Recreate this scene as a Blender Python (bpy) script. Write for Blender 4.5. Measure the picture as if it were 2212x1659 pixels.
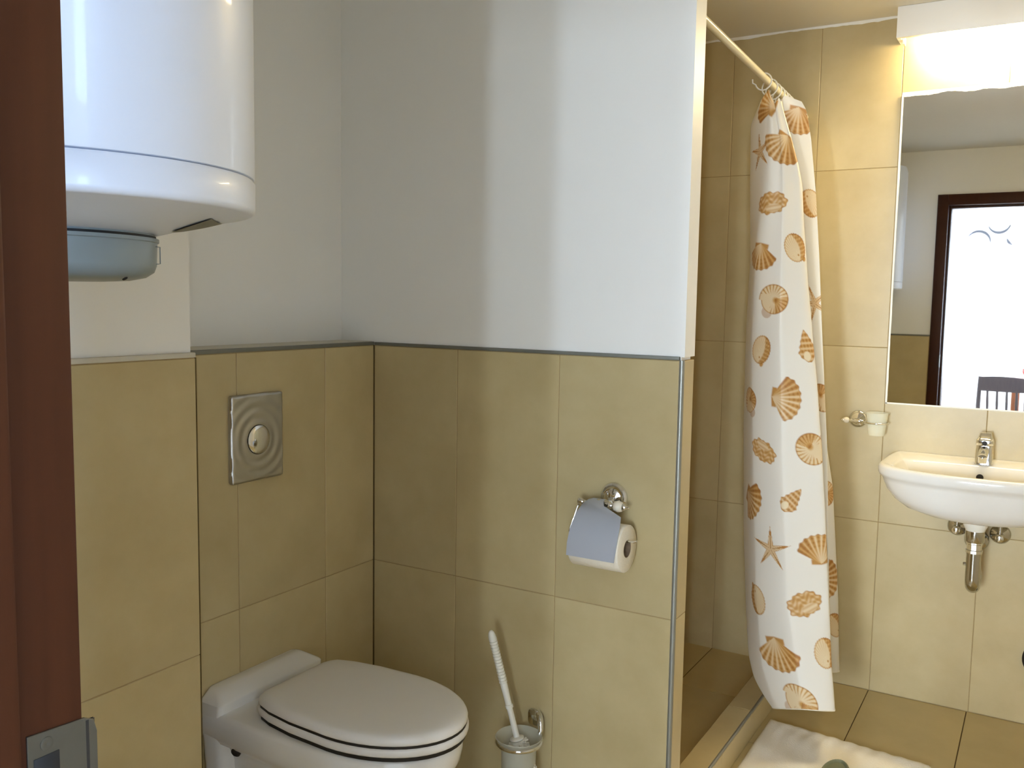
import bpy, bmesh, math, random
import numpy as np
from mathutils import Vector, Matrix

for o in list(bpy.data.objects):
    bpy.data.objects.remove(o, do_unlink=True)
sc = bpy.context.scene
COL = sc.collection
random.seed(7)
rng = np.random.default_rng(7)

# ------------------------------------------------------------------ camera
cam_data = bpy.data.cameras.new('camera')
cam = bpy.data.objects.new('camera', cam_data)
COL.objects.link(cam)
R_ = (0.85938054, 0.51108217, 0.01612778)
U_ = (-0.06178397, 0.07247656, 0.99545461)
F_ = (-0.50759022, 0.85647076, -0.09386163)
m = Matrix.Identity(4)
for i in range(3):
    m[i][0] = R_[i]; m[i][1] = U_[i]; m[i][2] = -F_[i]
m[2][3] = 1.3441
cam.matrix_world = m
cam_data.sensor_width = 36.0
cam_data.sensor_fit = 'HORIZONTAL'
cam_data.lens = 1952.69 / 2212 * 36
cam_data.clip_start = 0.01
cam_data.clip_end = 60
sc.camera = cam

# ------------------------------------------------------------------ world, daylight, exposure
world = bpy.data.worlds.new('world'); sc.world = world
world.use_nodes = True
bg = world.node_tree.nodes['Background']
bg.inputs[0].default_value = (0.72, 0.84, 1.0, 1); bg.inputs[1].default_value = 0.6
sc.view_settings.view_transform = 'Standard'
sc.view_settings.look = 'None'
sc.view_settings.exposure = 0.14
sc.view_settings.gamma = 1.0
sc.view_settings.use_curve_mapping = False
sc.cycles.max_bounces = 10
sc.cycles.diffuse_bounces = 6
sc.cycles.glossy_bounces = 5
sc.cycles.transmission_bounces = 8
sc.cycles.sample_clamp_indirect = 6.0
sc.cycles.caustics_reflective = False
sc.cycles.caustics_refractive = False
DAY_WIN, ADDED_STRIP, DAY_SLIT, ADDED_SIDE, LAMP = 350.0, 88.0, 88.0, 150.0, 108.0

def area_light(name, loc, direction, sx, sy, power, color):
    d = bpy.data.lights.new(name, 'AREA'); d.shape = 'RECTANGLE'; d.size = sx; d.size_y = sy
    d.energy = power; d.color = color
    o = bpy.data.objects.new(name, d); COL.objects.link(o)
    o.location = loc
    o.rotation_euler = Vector(direction).to_track_quat('-Z', 'Y').to_euler()
    return o
# daylight at the far window and slit; right strip and side light are added
area_light('daylight_far_window', (-0.50, -4.80, 1.35), (0, 1, 0), 0.90, 1.40, DAY_WIN, (0.78, 0.89, 1.0))
area_light('added_strip_light', (0.92, -4.80, 1.35), (0, 1, 0), 0.16, 1.40, ADDED_STRIP, (0.66, 0.82, 1.0))  # separate strip added to shape the shadow edge on the partition
area_light('daylight_balcony_pane', (1.555, -4.80, 1.20), (0, 1, 0), 0.15, 1.70, DAY_SLIT, (0.74, 0.87, 1.0))
area_light('added_side_light', (3.93, -1.15, 1.45), (-1, 0, 0), 0.80, 1.4, ADDED_SIDE, (0.42, 0.64, 1.0))  # unseen source, added to light the water heater

# ------------------------------------------------------------------ materials
def srgb(r, g, b):
    def f(c):
        c /= 255.0
        return c / 12.92 if c <= 0.04045 else ((c + 0.055) / 1.055) ** 2.4
    return (f(r), f(g), f(b), 1.0)

def new_mat(name):
    mt = bpy.data.materials.new(name); mt.use_nodes = True
    return mt, mt.node_tree, mt.node_tree.nodes['Principled BSDF']

def mat(name, col, rough=0.5, metal=0.0, spec=0.5, var=0.0, scale=20.0, bump=0.0, bscale=200.0, coat=0.0, trans=0.0, ior=1.45, rvar=0.0):
    mt, nt, p = new_mat(name)
    p.inputs['Base Color'].default_value = col
    p.inputs['Roughness'].default_value = rough
    p.inputs['Metallic'].default_value = metal
    p.inputs['Specular IOR Level'].default_value = spec
    p.inputs['Coat Weight'].default_value = coat
    p.inputs['Transmission Weight'].default_value = trans
    p.inputs['IOR'].default_value = ior
    tc = nt.nodes.new('ShaderNodeTexCoord')
    nz = nt.nodes.new('ShaderNodeTexNoise'); nz.inputs['Scale'].default_value = scale; nz.inputs['Detail'].default_value = 5
    nt.links.new(tc.outputs['Object'], nz.inputs['Vector'])
    if var > 0:
        mx = nt.nodes.new('ShaderNodeMix'); mx.data_type = 'RGBA'
        mx.inputs['A'].default_value = tuple(c * (1 - var) for c in col[:3]) + (1,)
        mx.inputs['B'].default_value = tuple(min(1, c * (1 + var)) for c in col[:3]) + (1,)
        nt.links.new(nz.outputs['Fac'], mx.inputs['Factor'])
        nt.links.new(mx.outputs['Result'], p.inputs['Base Color'])
    if rvar > 0:
        mr = nt.nodes.new('ShaderNodeMapRange')
        mr.inputs['To Min'].default_value = max(0.02, rough - rvar); mr.inputs['To Max'].default_value = rough + rvar
        nt.links.new(nz.outputs['Fac'], mr.inputs['Value']); nt.links.new(mr.outputs['Result'], p.inputs['Roughness'])
    if bump > 0:
        n2 = nt.nodes.new('ShaderNodeTexNoise'); n2.inputs['Scale'].default_value = bscale; n2.inputs['Detail'].default_value = 3
        nt.links.new(tc.outputs['Object'], n2.inputs['Vector'])
        b = nt.nodes.new('ShaderNodeBump'); b.inputs['Strength'].default_value = bump; b.inputs['Distance'].default_value = 0.002
        nt.links.new(n2.outputs['Fac'], b.inputs['Height']); nt.links.new(b.outputs['Normal'], p.inputs['Normal'])
    return mt

def tile_mat(name, c1, c2, rough):
    """stone-look ceramic: cloudy two-tone mottling, a different patch and tone for each tile"""
    mt, nt, p = new_mat(name)
    L = nt.links.new
    tc = nt.nodes.new('ShaderNodeTexCoord'); oi = nt.nodes.new('ShaderNodeObjectInfo')
    ad = nt.nodes.new('ShaderNodeVectorMath'); ad.operation = 'ADD'
    sc_ = nt.nodes.new('ShaderNodeVectorMath'); sc_.operation = 'SCALE'; sc_.inputs[0].default_value = (13.0, 7.0, 29.0)
    L(oi.outputs['Random'], sc_.inputs['Scale']); L(tc.outputs['Object'], ad.inputs[0]); L(sc_.outputs[0], ad.inputs[1])
    n1 = nt.nodes.new('ShaderNodeTexNoise'); n1.inputs['Scale'].default_value = 5.5; n1.inputs['Detail'].default_value = 6; n1.inputs['Roughness'].default_value = 0.6
    n2 = nt.nodes.new('ShaderNodeTexNoise'); n2.inputs['Scale'].default_value = 260; n2.inputs['Detail'].default_value = 2
    L(ad.outputs[0], n1.inputs['Vector']); L(ad.outputs[0], n2.inputs['Vector'])
    mr = nt.nodes.new('ShaderNodeMapRange'); mr.inputs['From Min'].default_value = 0.3; mr.inputs['From Max'].default_value = 0.7
    L(n1.outputs['Fac'], mr.inputs['Value'])
    mx = nt.nodes.new('ShaderNodeMix'); mx.data_type = 'RGBA'
    mx.inputs['A'].default_value = c1; mx.inputs['B'].default_value = c2
    L(mr.outputs['Result'], mx.inputs['Factor'])
    hv = nt.nodes.new('ShaderNodeHueSaturation')
    mv = nt.nodes.new('ShaderNodeMapRange'); mv.inputs['To Min'].default_value = 0.95; mv.inputs['To Max'].default_value = 1.05
    L(oi.outputs['Random'], mv.inputs['Value']); L(mv.outputs['Result'], hv.inputs['Value'])
    L(mx.outputs['Result'], hv.inputs['Color']); L(hv.outputs['Color'], p.inputs['Base Color'])
    mr2 = nt.nodes.new('ShaderNodeMapRange'); mr2.inputs['To Min'].default_value = rough - 0.06; mr2.inputs['To Max'].default_value = rough + 0.08
    L(n1.outputs['Fac'], mr2.inputs['Value']); L(mr2.outputs['Result'], p.inputs['Roughness'])
    b = nt.nodes.new('ShaderNodeBump'); b.inputs['Strength'].default_value = 0.08; b.inputs['Distance'].default_value = 0.001
    L(n2.outputs['Fac'], b.inputs['Height']); L(b.outputs['Normal'], p.inputs['Normal'])
    return mt

def wood_mat(name, dark, light, rough=0.35):
    mt, nt, p = new_mat(name); L = nt.links.new
    tc = nt.nodes.new('ShaderNodeTexCoord'); mp = nt.nodes.new('ShaderNodeMapping')
    mp.inputs['Scale'].default_value = (40, 40, 2.2)
    n = nt.nodes.new('ShaderNodeTexNoise'); n.inputs['Scale'].default_value = 2.0; n.inputs['Detail'].default_value = 7
    L(tc.outputs['Object'], mp.inputs['Vector']); L(mp.outputs['Vector'], n.inputs['Vector'])
    mx = nt.nodes.new('ShaderNodeMix'); mx.data_type = 'RGBA'
    mx.inputs['A'].default_value = dark; mx.inputs['B'].default_value = light
    L(n.outputs['Fac'], mx.inputs['Factor']); L(mx.outputs['Result'], p.inputs['Base Color'])
    p.inputs['Roughness'].default_value = rough; p.inputs['Specular IOR Level'].default_value = 0.15
    return mt

def emit_mat(name, col, strength):
    mt, nt, p = new_mat(name)
    p.inputs['Base Color'].default_value = col
    p.inputs['Emission Color'].default_value = col
    p.inputs['Emission Strength'].default_value = strength
    return mt

M = {}
M['tile'] = tile_mat('wall tile', srgb(184, 166, 122), srgb(198, 181, 138), 0.34)
M['tile_floor'] = tile_mat('floor tile', srgb(188, 168, 117), srgb(201, 181, 131), 0.40)
M['grout'] = mat('grout', srgb(168, 146, 104), 0.9, var=0.15, scale=60)
M['joint'] = mat('brown joint', srgb(92, 76, 40), 0.8, var=0.2, scale=60)
M['grout_floor'] = mat('floor grout', srgb(88, 68, 36), 0.9, var=0.15, scale=60)
M['paint'] = mat('white wall paint', srgb(243, 242, 238), 0.42, var=0.02, scale=4, bump=0.05, bscale=90)
M['paint_ceiling'] = mat('ceiling paint', srgb(226, 222, 212), 0.7, var=0.02, scale=4)
M['paint_ledge'] = mat('ledge paint', srgb(205, 200, 185), 0.6, var=0.06, scale=30)
M['caulk'] = mat('white caulk', srgb(240, 238, 230), 0.5, var=0.05, scale=80, bump=0.3, bscale=120)
M['alu'] = mat('aluminium edge strip', srgb(150, 150, 142), 0.38, metal=0.55, rvar=0.08)
M['alu_grey'] = mat('grey tile edge strip', srgb(120, 120, 112), 0.5, metal=0.3, var=0.08, scale=60)
M['chrome'] = mat('chrome', (0.80, 0.80, 0.79, 1), 0.07, metal=1.0, rvar=0.02)
M['satin'] = mat('satin steel', (0.50, 0.49, 0.46, 1), 0.32, metal=1.0, rvar=0.05, scale=90)
M['pipe'] = mat('dulled chrome', (0.52, 0.51, 0.48, 1), 0.14, metal=1.0, rvar=0.05, scale=70)
M['zinc'] = mat('zinc plate', (0.16, 0.15, 0.12, 1), 0.5, metal=1.0, rvar=0.1, scale=60)
M['ceramic'] = mat('white ceramic', srgb(235, 233, 228), 0.10, coat=0.3, var=0.01)
M['ceramic_ball'] = mat('ceramic knob', srgb(235, 225, 205), 0.2)
M['lid'] = mat('lid plastic', srgb(238, 236, 233), 0.32, var=0.015, bump=0.05, bscale=300)
M['enamel'] = mat('white enamel', srgb(230, 236, 248), 0.36, coat=0.10)
M['heater_cap'] = mat('grey heater cap', srgb(130, 140, 142), 0.3, var=0.03)
M['plastic'] = mat('white plastic', srgb(238, 236, 226), 0.35)
M['black'] = mat('black gap', srgb(18, 17, 16), 0.6)
M['rubber_and_shade'] = mat('dark rubber', srgb(34, 30, 26), 0.6, var=0.2, scale=80)  # rubber parts, and the toilet's gap rings that stand in for shade
M['label_grey'] = mat('rating label', srgb(128, 126, 112), 0.5, var=0.1, scale=120)
M['door_wood'] = wood_mat('door frame wood', srgb(50, 25, 13), srgb(68, 36, 20), 0.45)
M['chair_wood'] = wood_mat('chair wood', srgb(58, 52, 56), srgb(78, 68, 66), 0.4)
M['table_wood'] = wood_mat('table wood', srgb(120, 70, 45), srgb(150, 92, 60), 0.35)
M['red'] = mat('red cloth', srgb(196, 62, 44), 0.8, var=0.1)
M['paper'] = mat('tissue paper', srgb(236, 228, 210), 0.95, var=0.04, scale=90, bump=0.5, bscale=140)
M['cardboard'] = mat('cardboard core', srgb(120, 100, 78), 0.9, var=0.1)
M['cover_steel'] = mat('brushed cover steel', (0.50, 0.53, 0.60, 1), 0.45, metal=0.45, rvar=0.04, scale=120)
M['frost'] = mat('frosted glass', srgb(246, 247, 232), 0.25, trans=0.95, ior=1.12)
M['smoke_glass'] = mat('frosted cup', srgb(226, 226, 210), 0.3, trans=0.85, ior=1.15)
for k_, a_ in (('frost', 0.38), ('smoke_glass', 0.50)):
    M[k_].node_tree.nodes['Principled BSDF'].inputs['Alpha'].default_value = a_
    M[k_].node_tree.nodes['Principled BSDF'].inputs['Transmission Weight'].default_value = 0.0
M['towel'] = mat('towelling', srgb(252, 247, 236), 0.95, var=0.03, scale=150, bump=0.9, bscale=260)
M['slipper'] = mat('grey green plastic', srgb(128, 134, 112), 0.35, var=0.12, scale=150)
M['rod'] = mat('cream enamelled rod', srgb(232, 224, 196), 0.25)
M['room_paint'] = mat('living room paint', srgb(235, 235, 235), 0.8, var=0.02)
M['room_floor'] = mat('living room floor', srgb(205, 196, 184), 0.4, var=0.06, scale=8)
M['sheer'] = mat('sheer curtain', srgb(238, 238, 246), 0.8, var=0.05, scale=40)
M['grey_print'] = mat('grey ring print', srgb(58, 60, 66), 0.8)
M['lamp'] = emit_mat('lamp tube', (1.0, 0.83, 0.50, 1), LAMP)
M['window_sky'] = emit_mat('bright overcast sky in window', (0.92, 0.96, 1.0, 1), 2.2)
# mirror
mt, nt, p = new_mat('mirror glass')
p.inputs['Base Color'].default_value = (0.90, 0.91, 0.90, 1); p.inputs['Metallic'].default_value = 1.0; p.inputs['Roughness'].default_value = 0.012
M['mirror'] = mt
# shower curtain: printed colours come from the mesh, thin cloth lets light through
mt, nt, p = new_mat('printed curtain cloth')
at = nt.nodes.new('ShaderNodeAttribute'); at.attribute_name = 'print'
p.inputs['Roughness'].default_value = 0.42
p.inputs['Specular IOR Level'].default_value = 0.35
nt.links.new(at.outputs['Color'], p.inputs['Base Color'])
tl = nt.nodes.new('ShaderNodeBsdfTranslucent'); nt.links.new(at.outputs['Color'], tl.inputs['Color'])
ms = nt.nodes.new('ShaderNodeMixShader'); ms.inputs[0].default_value = 0.18
nt.links.new(p.outputs[0], ms.inputs[1]); nt.links.new(tl.outputs[0], ms.inputs[2])
nt.links.new(ms.outputs[0], nt.nodes['Material Output'].inputs['Surface'])
M['curtain'] = mt

# ------------------------------------------------------------------ mesh helpers
class G:
    """collects vertices and faces"""
    def __init__(s): s.v = []; s.f = []
    def add(s, vs, fs):
        b = len(s.v); s.v += [tuple(v) for v in vs]; s.f += [tuple(i + b for i in f) for f in fs]; return s
    def box(s, x0, x1, y0, y1, z0, z1):
        return s.add([(x0,y0,z0),(x1,y0,z0),(x1,y1,z0),(x0,y1,z0),(x0,y0,z1),(x1,y0,z1),(x1,y1,z1),(x0,y1,z1)],
                     [(0,3,2,1),(4,5,6,7),(0,1,5,4),(1,2,6,5),(2,3,7,6),(3,0,4,7)])
    def loft(s, rings, cap0=True, cap1=True, closed=True):
        n = len(rings[0]); vs = [p for r in rings for p in r]; fs = []
        for k in range(len(rings) - 1):
            for i in range(n if closed else n - 1):
                j = (i + 1) % n
                fs.append((k*n+i, k*n+j, (k+1)*n+j, (k+1)*n+i))
        if cap0: fs.append(tuple(range(n - 1, -1, -1)))
        if cap1: fs.append(tuple(range((len(rings)-1)*n, len(rings)*n)))
        return s.add(vs, fs)
    def lathe(s, prof, origin, axis=(0,0,1), n=32, cap0=True, cap1=True):
        a = Vector(axis).normalized(); q = a.to_track_quat('Z', 'Y'); o = Vector(origin)
        rings = []
        for r, h in prof:
            rings.append([tuple(o + q @ Vector((r*math.cos(2*math.pi*i/n), r*math.sin(2*math.pi*i/n), h))) for i in range(n)])
        return s.loft(rings, cap0, cap1)
    def tube(s, path, rad, n=16, cap=True):
        P = [Vector(p) for p in path]; k = len(P)
        if not hasattr(rad, '__len__'): rad = [rad]*k
        rings = []; up = None
        for i in range(k):
            t = (P[min(i+1,k-1)] - P[max(i-1,0)]).normalized()
            if up is None:
                up = Vector((0,0,1)) if abs(t.z) < 0.9 else Vector((1,0,0))
            b = t.cross(up).normalized(); up = b.cross(t).normalized()
            rings.append([tuple(P[i] + (b*math.cos(2*math.pi*j/n) + up*math.sin(2*math.pi*j/n))*rad[i]) for j in range(n)])
        return s.loft(rings, cap, cap)

def arc(c, r, a0, a1, n, plane='yz'):
    out = []
    for i in range(n+1):
        a = math.radians(a0 + (a1-a0)*i/n); u, v = r*math.cos(a), r*math.sin(a)
        out.append((c[0], c[1]+u, c[2]+v) if plane == 'yz' else (c[0]+u, c[1], c[2]+v) if plane == 'xz' else (c[0]+u, c[1]+v, c[2]))
    return out

def rrect(x0, x1, y0, y1, r, z, n=6):
    """rounded rectangle ring in a horizontal plane"""
    out = []
    for cx, cy, a0 in ((x1-r, y1-r, 0), (x0+r, y1-r, 90), (x0+r, y0+r, 180), (x1-r, y0+r, 270)):
        for i in range(n+1):
            a = math.radians(a0 + 90*i/n); out.append((cx + r*math.cos(a), cy + r*math.sin(a), z))
    return out

def finish(o, label=None, cat=None, group=None, kind=None):
    if label: o['label'] = label
    if cat: o['category'] = cat
    if group: o['group'] = group
    if kind: o['kind'] = kind
    return o

def thing(name, loc, label, cat, group=None, kind=None):
    o = bpy.data.objects.new(name, None); COL.objects.link(o)
    o.location = loc; o.empty_display_size = 0.05
    return finish(o, label, cat, group, kind)

def build(name, g, material, parent=None, smooth=35, bevel=0, label=None, cat=None, group=None, kind=None, seg=2):
    """one mesh object from world-space geometry, origin at the middle of its base"""
    vs = g.v
    lo = [min(v[i] for v in vs) for i in range(3)]; hi = [max(v[i] for v in vs) for i in range(3)]
    org = Vector(((lo[0]+hi[0])/2, (lo[1]+hi[1])/2, lo[2]))
    me = bpy.data.meshes.new(name)
    me.from_pydata([(v[0]-org.x, v[1]-org.y, v[2]-org.z) for v in vs], [], g.f)
    bm = bmesh.new(); bm.from_mesh(me)
    bmesh.ops.recalc_face_normals(bm, faces=bm.faces)
    if bevel > 0:
        es = [e for e in bm.edges if len(e.link_faces) == 2 and e.calc_face_angle(0) > math.radians(30)]
        bmesh.ops.bevel(bm, geom=es, offset=bevel, segments=seg, affect='EDGES', profile=0.5, clamp_overlap=True)
    bm.to_mesh(me); bm.free()
    if smooth:
        me.polygons.foreach_set('use_smooth', [True]*len(me.polygons))
        me.set_sharp_from_angle(angle=math.radians(smooth))
    me.materials.append(material)
    o = bpy.data.objects.new(name, me); COL.objects.link(o)
    o.location = org
    if parent is not None:
        o.parent = parent
        o.matrix_parent_inverse = parent_world(parent).inverted()
    return finish(o, label, cat, group, kind)

def parent_world(p):
    if p.parent is None: return Matrix.LocRotScale(p.location, p.rotation_euler, p.scale)
    return parent_world(p.parent) @ p.matrix_parent_inverse @ Matrix.LocRotScale(p.location, p.rotation_euler, p.scale)

TILES = {}
ROT = {'-y': (0,0,0), '+x': (0,0,math.pi/2), '+y': (0,0,math.pi), '-x': (0,0,-math.pi/2), '+z': (-math.pi/2,0,0)}
def tile(parent, facing, c, w, h, material, t=0.007, ch=0.0009):
    """one ceramic tile with chamfered face edges; c = centre of its face"""
    key = (round(w,4), round(h,4), material.name)
    if key not in TILES:
        a, b = w/2, h/2
        g = G()
        r0 = [(-a,t,-b),(a,t,-b),(a,t,b),(-a,t,b)]
        r1 = [(-a,ch,-b),(a,ch,-b),(a,ch,b),(-a,ch,b)]
        r2 = [(-a+ch,0,-b+ch),(a-ch,0,-b+ch),(a-ch,0,b-ch),(-a+ch,0,b-ch)]
        g.loft([r0, r1, r2])
        me = bpy.data.meshes.new('tile'); me.from_pydata(g.v, [], g.f)
        bm = bmesh.new(); bm.from_mesh(me); bmesh.ops.recalc_face_normals(bm, faces=bm.faces); bm.to_mesh(me); bm.free()
        me.materials.append(material); TILES[key] = me
    o = bpy.data.objects.new('tile', TILES[key]); COL.objects.link(o)
    o.location = c; o.rotation_euler = ROT[facing]
    if facing != '+z':
        o.rotation_euler.x += random.uniform(-.0006, .0006); o.rotation_euler.z += random.uniform(-.0012, .0012)
    o.parent = parent; o.matrix_parent_inverse = parent_world(parent).inverted()
    return o

def tile_field(parent, facing, plane, us, vs, material, gap=0.0022):
    """tiles between the joint lines us (along the wall) and vs (up the wall)"""
    for i in range(len(us)-1):
        for j in range(len(vs)-1):
            w = us[i+1]-us[i]-gap; h = vs[j+1]-vs[j]-gap
            if w < 0.004 or h < 0.004: continue
            cu, cv = (us[i]+us[i+1])/2, (vs[j]+vs[j+1])/2
            c = {'-y': (cu, plane, cv), '+y': (cu, plane, cv), '+x': (plane, cu, cv), '-x': (plane, cu, cv), '+z': (cu, cv, plane)}[facing]
            tile(parent, facing, c, w, h, material)

def wall(name, x0, x1, y0, y1, z0, z1, material, parent=None):
    return build(name, G().box(x0,x1,y0,y1,z0,z1), material, parent, smooth=0, kind=None if parent else 'structure')

# ------------------------------------------------------------------ key planes
YB = 3.2726      # tile face of the back wall (mirror, basin)
YP = 1.902       # tile face of the partition
XL = -1.561      # tile face of the cistern wall
XD = -1.4235     # tile face of the pipe duct
XE = -0.6897     # free end of the partition
TP_ = 0.072      # partition thickness
ZC = 2.288       # ceiling
YD = 0.365       # bathroom face of the door wall
YD0 = 0.235      # living room face of the door wall
XR = 0.62        # right wall
GB = 0.0016      # how far the grout lies behind the tile faces

# ------------------------------------------------------------------ setting: bathroom
floor = wall('floor', XL-0.14, XR+0.1, YD0, YB+0.1, -0.12, -GB, M['grout_floor'])
tile_field(floor, '+z', 0.0, [-1.6931,-1.3871,-1.0811,-0.7751,-0.4687,-0.1607,0.1470,0.4550,0.62], [0.365,0.8726,1.4726,2.0726,2.6726,3.2726], M['tile_floor'], 0.003)
# raised shower floor and its kerb
sf = wall('floor_shower', -1.6388, -0.7945, YP+TP_, YB, 0.0005, 0.03-GB, M['grout_floor'])
tile_field(sf, '+z', 0.03, [-1.6388,-1.3358,-1.0328,-0.7975], [1.974,2.2953,2.8953,3.2722], M['tile_floor'], 0.003)
kerb = wall('floor_kerb', -0.7935, -0.7155-GB, YP+TP_, YB-0.0005, 0.0005, 0.089-GB, M['grout'])
tile_field(kerb, '+z', 0.089, [-0.7930,-0.7215], [1.9745,2.097,2.697,3.272], M['tile'], 0.002)
tile_field(kerb, '+x', -0.7155, [1.9745,2.397,2.997,3.272], [0.001,0.082], M['tile'], 0.002)
tile_field(kerb, '-x', -0.7935-0.0012, [1.9745,2.597,3.272], [0.031,0.086], M['tile'], 0.002)
build('edge_strip', G().tube([(-0.7195,1.9745,0.0855),(-0.7195,3.272,0.0855)], 0.0047, 10), M['alu'], kerb)

# back wall, tiled to the ceiling
wb = wall('wall_back', -1.80, XR+0.1, YB+GB, YB+0.1, -0.1, ZC+0.1, M['grout'])
tile_field(wb, '-y', YB, [-1.6388,-1.3358,-1.0328,-0.7296,-0.4666,-0.1558,0.1470,0.4500,0.62], [0.0008,0.5998,1.1998,1.7998,2.2855], M['tile'])
# partition between toilet and shower
wp = wall('wall_partition', -1.69, XE-0.007, YP+0.007, YP+TP_-0.007, 0, ZC, M['paint'])
wall('plaster_face', -1.69, XE+0.0015, YP+0.0045, YP+TP_-0.003, 1.2215, ZC-0.0005, M['paint'], wp)
wall('grout_bed', XL, XE-0.0035, YP+GB, YP+0.007, 0.002, 1.214, M['grout'], wp)
tile_field(wp, '-y', YP, [XL+0.001,-1.2892,-0.9969,XE-0.0078], [0.0238,0.6239,1.2140], M['tile'])
wall('grout_bed', XE-0.0085, XE-GB, YP+0.008, YP+TP_, 0.002, 1.214, M['grout'], wp)
tile_field(wp, '+x', XE, [YP+0.0095, YP+TP_], [0.0238,0.6239,1.2140], M['tile'])
tile_field(wp, '+y', YP+TP_, [-1.6388,-1.3358,-1.0328,XE-0.008], [0.032,0.6239,1.2239,1.8239,2.287], M['tile'])
build('edge_strip', G().tube([(XE-0.0045,YP+0.0045,0.002),(XE-0.0045,YP+0.0045,1.2145)], 0.0062, 16), M['alu'], wp)
build('edge_strip', G().box(XL+0.002, XE-0.009, YP-0.0012, YP+0.0075, 1.2145, 1.2225), M['alu_grey'], wp, bevel=0.001)

wsh = wall('wall_shower_end', -1.80, -1.6405, YP+TP_-0.002, YB+0.001, -0.05, ZC, M['grout'])
tile_field(wsh, '+x', -1.6389, [YP+TP_,2.2726,2.5726,2.8726,3.2720], [0.031,0.5998,1.1998,1.7998,2.287], M['tile'])

# cistern wall: tiled box below, painted wall set back above it
wl = wall('wall_left', -1.80, XL-GB, 1.12, YP+0.001, 0, 1.2145, M['grout'])
tile_field(wl, '+x', XL, [1.1950,1.4220,1.7108,YP-0.001], [0.0238,0.6239,1.2140], M['tile'])
build('edge_strip', G().box(XL-0.010, XL+0.0012, 1.1955, YP-0.0002, 1.2145, 1.2235), M['alu_grey'], wl, bevel=0.001)
build('joint', G().box(XL-0.0015, XL+0.0022, YP-0.0025, YP+0.0012, 0.001, 1.2144), M['joint'], wl, smooth=0)
build('ledge', G().box(-1.6795, XL-0.010, 1.1955, YP+0.004, 1.2146, 1.2240), M['paint_ledge'], wl, smooth=0)
wall('wall_left_upper', -1.80, -1.680, 1.12, YP+0.006, 1.2146, ZC, M['paint'])

# duct beside it, also tiled below
wd = wall('wall_duct', -1.80, XD-GB, YD0, 1.1945-GB, 0, 1.2205, M['grout'])
tile_field(wd, '+x', XD, [0.366,0.5945,0.8945,1.1945], [0.0,0.6239,1.2200], M['tile'])
build('edge_strip', G().box(XD-0.012, XD+0.0010, 0.366, 1.1945, 1.2205, 1.2305), M['paint_ledge'], wd, bevel=0.002)
build('joint', G().box(XD-0.009, XD-0.0002, 1.1936, 1.1962, 0.001, 1.2204), M['joint'], wd, smooth=0)
wall('plaster_face', -1.80, XD-0.0095, YD0, 1.1900, 1.2206, ZC, M['paint'], wd)

wall('wall_right', XR, XR+0.1, YD, YB+0.1, -0.1, ZC+0.1, M['paint'])
build('ceiling', G().box(-1.8, XR+0.1, YD0, YB+0.1, ZC, ZC+0.1), M['paint_ceiling'], smooth=0, kind='structure')

# brushed-on paint line where ceiling meets the back wall tiles
def ragged(name, x0, x1, z_top, h, y, seed, material, n=90, parent=None, kind=None):
    r = np.random.default_rng(seed); w = np.convolve(r.normal(0,1,n+9), np.ones(9)/9, 'same')[:n+1]
    g = G(); A = []; B = []
    for i in range(n+1):
        x = x0 + (x1-x0)*i/n; hh = h*(1+0.45*w[i]/max(1e-6, abs(w).max()))
        A.append((x, y, z_top)); B.append((x, y, z_top-hh))
    back = [(p[0], p[1]+0.0016, p[2]) for p in A]; backb = [(p[0], p[1]+0.0016, p[2]) for p in B]
    rings = [[A[i], B[i], backb[i], back[i]] for i in range(n+1)]
    g.loft(rings)
    return build(name, g, material, parent, smooth=0, kind=kind)
ragged('trim_1', -1.60, -0.477, ZC-0.0002, 0.0090, YB-0.0018, 3, M['caulk'], kind='structure')

# door wall with its opening
OX0, OX1, OZ = -0.592, 0.215, 1.985
wf = wall('wall_front', -1.43, OX0, YD0, YD, 0, ZC, M['paint'])
wall('lintel', OX0, OX1, YD0, YD, OZ, ZC, M['paint'], wf)
wall('pier', OX1, XR+0.02, YD0, YD, 0, ZC, M['paint'], wf)
wall('grout_bed', XD, -0.640, YD-0.0001, YD+0.0074, 0, 1.1535, M['grout'], wf)
tile_field(wf, '+y', YD+0.009, [XD+0.001,-1.2392,-0.9392,-0.6415], [0.0,0.5739,1.1530], M['tile'])
build('edge_strip', G().box(XD, -0.640, YD, YD+0.010, 1.1535, 1.1625), M['alu_grey'], wf, smooth=0)

# wooden door frame
fr = thing('door_1', (-0.19, 0.30, 0), None, None, kind='structure')
XJ, XS, YS = -0.577, -0.5635, 0.3275
build('jamb', G().box(OX0, XJ, YD0-0.012, YD+0.014, 0, OZ), M['door_wood'], fr, bevel=0.0012)
build('jamb', G().box(OX1-0.015, OX1, YD0-0.012, YD+0.014, 0, OZ), M['door_wood'], fr, bevel=0.0012)
build('head', G().box(XJ, OX1-0.015, YD0-0.012, YD+0.014, OZ-0.030, OZ), M['door_wood'], fr, bevel=0.0012)
build('stop', G().box(XJ, XS, YD0-0.012, YS, 0, OZ-0.030), M['door_wood'], fr, bevel=0.003)
build('stop', G().box(OX1-0.030, OX1-0.015, YD0-0.012, YS, 0, OZ-0.030), M['door_wood'], fr, bevel=0.003)
build('stop', G().box(XS, OX1-0.030, YD0-0.012, YS, OZ-0.046, OZ-0.030), M['door_wood'], fr, bevel=0.003)
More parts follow.
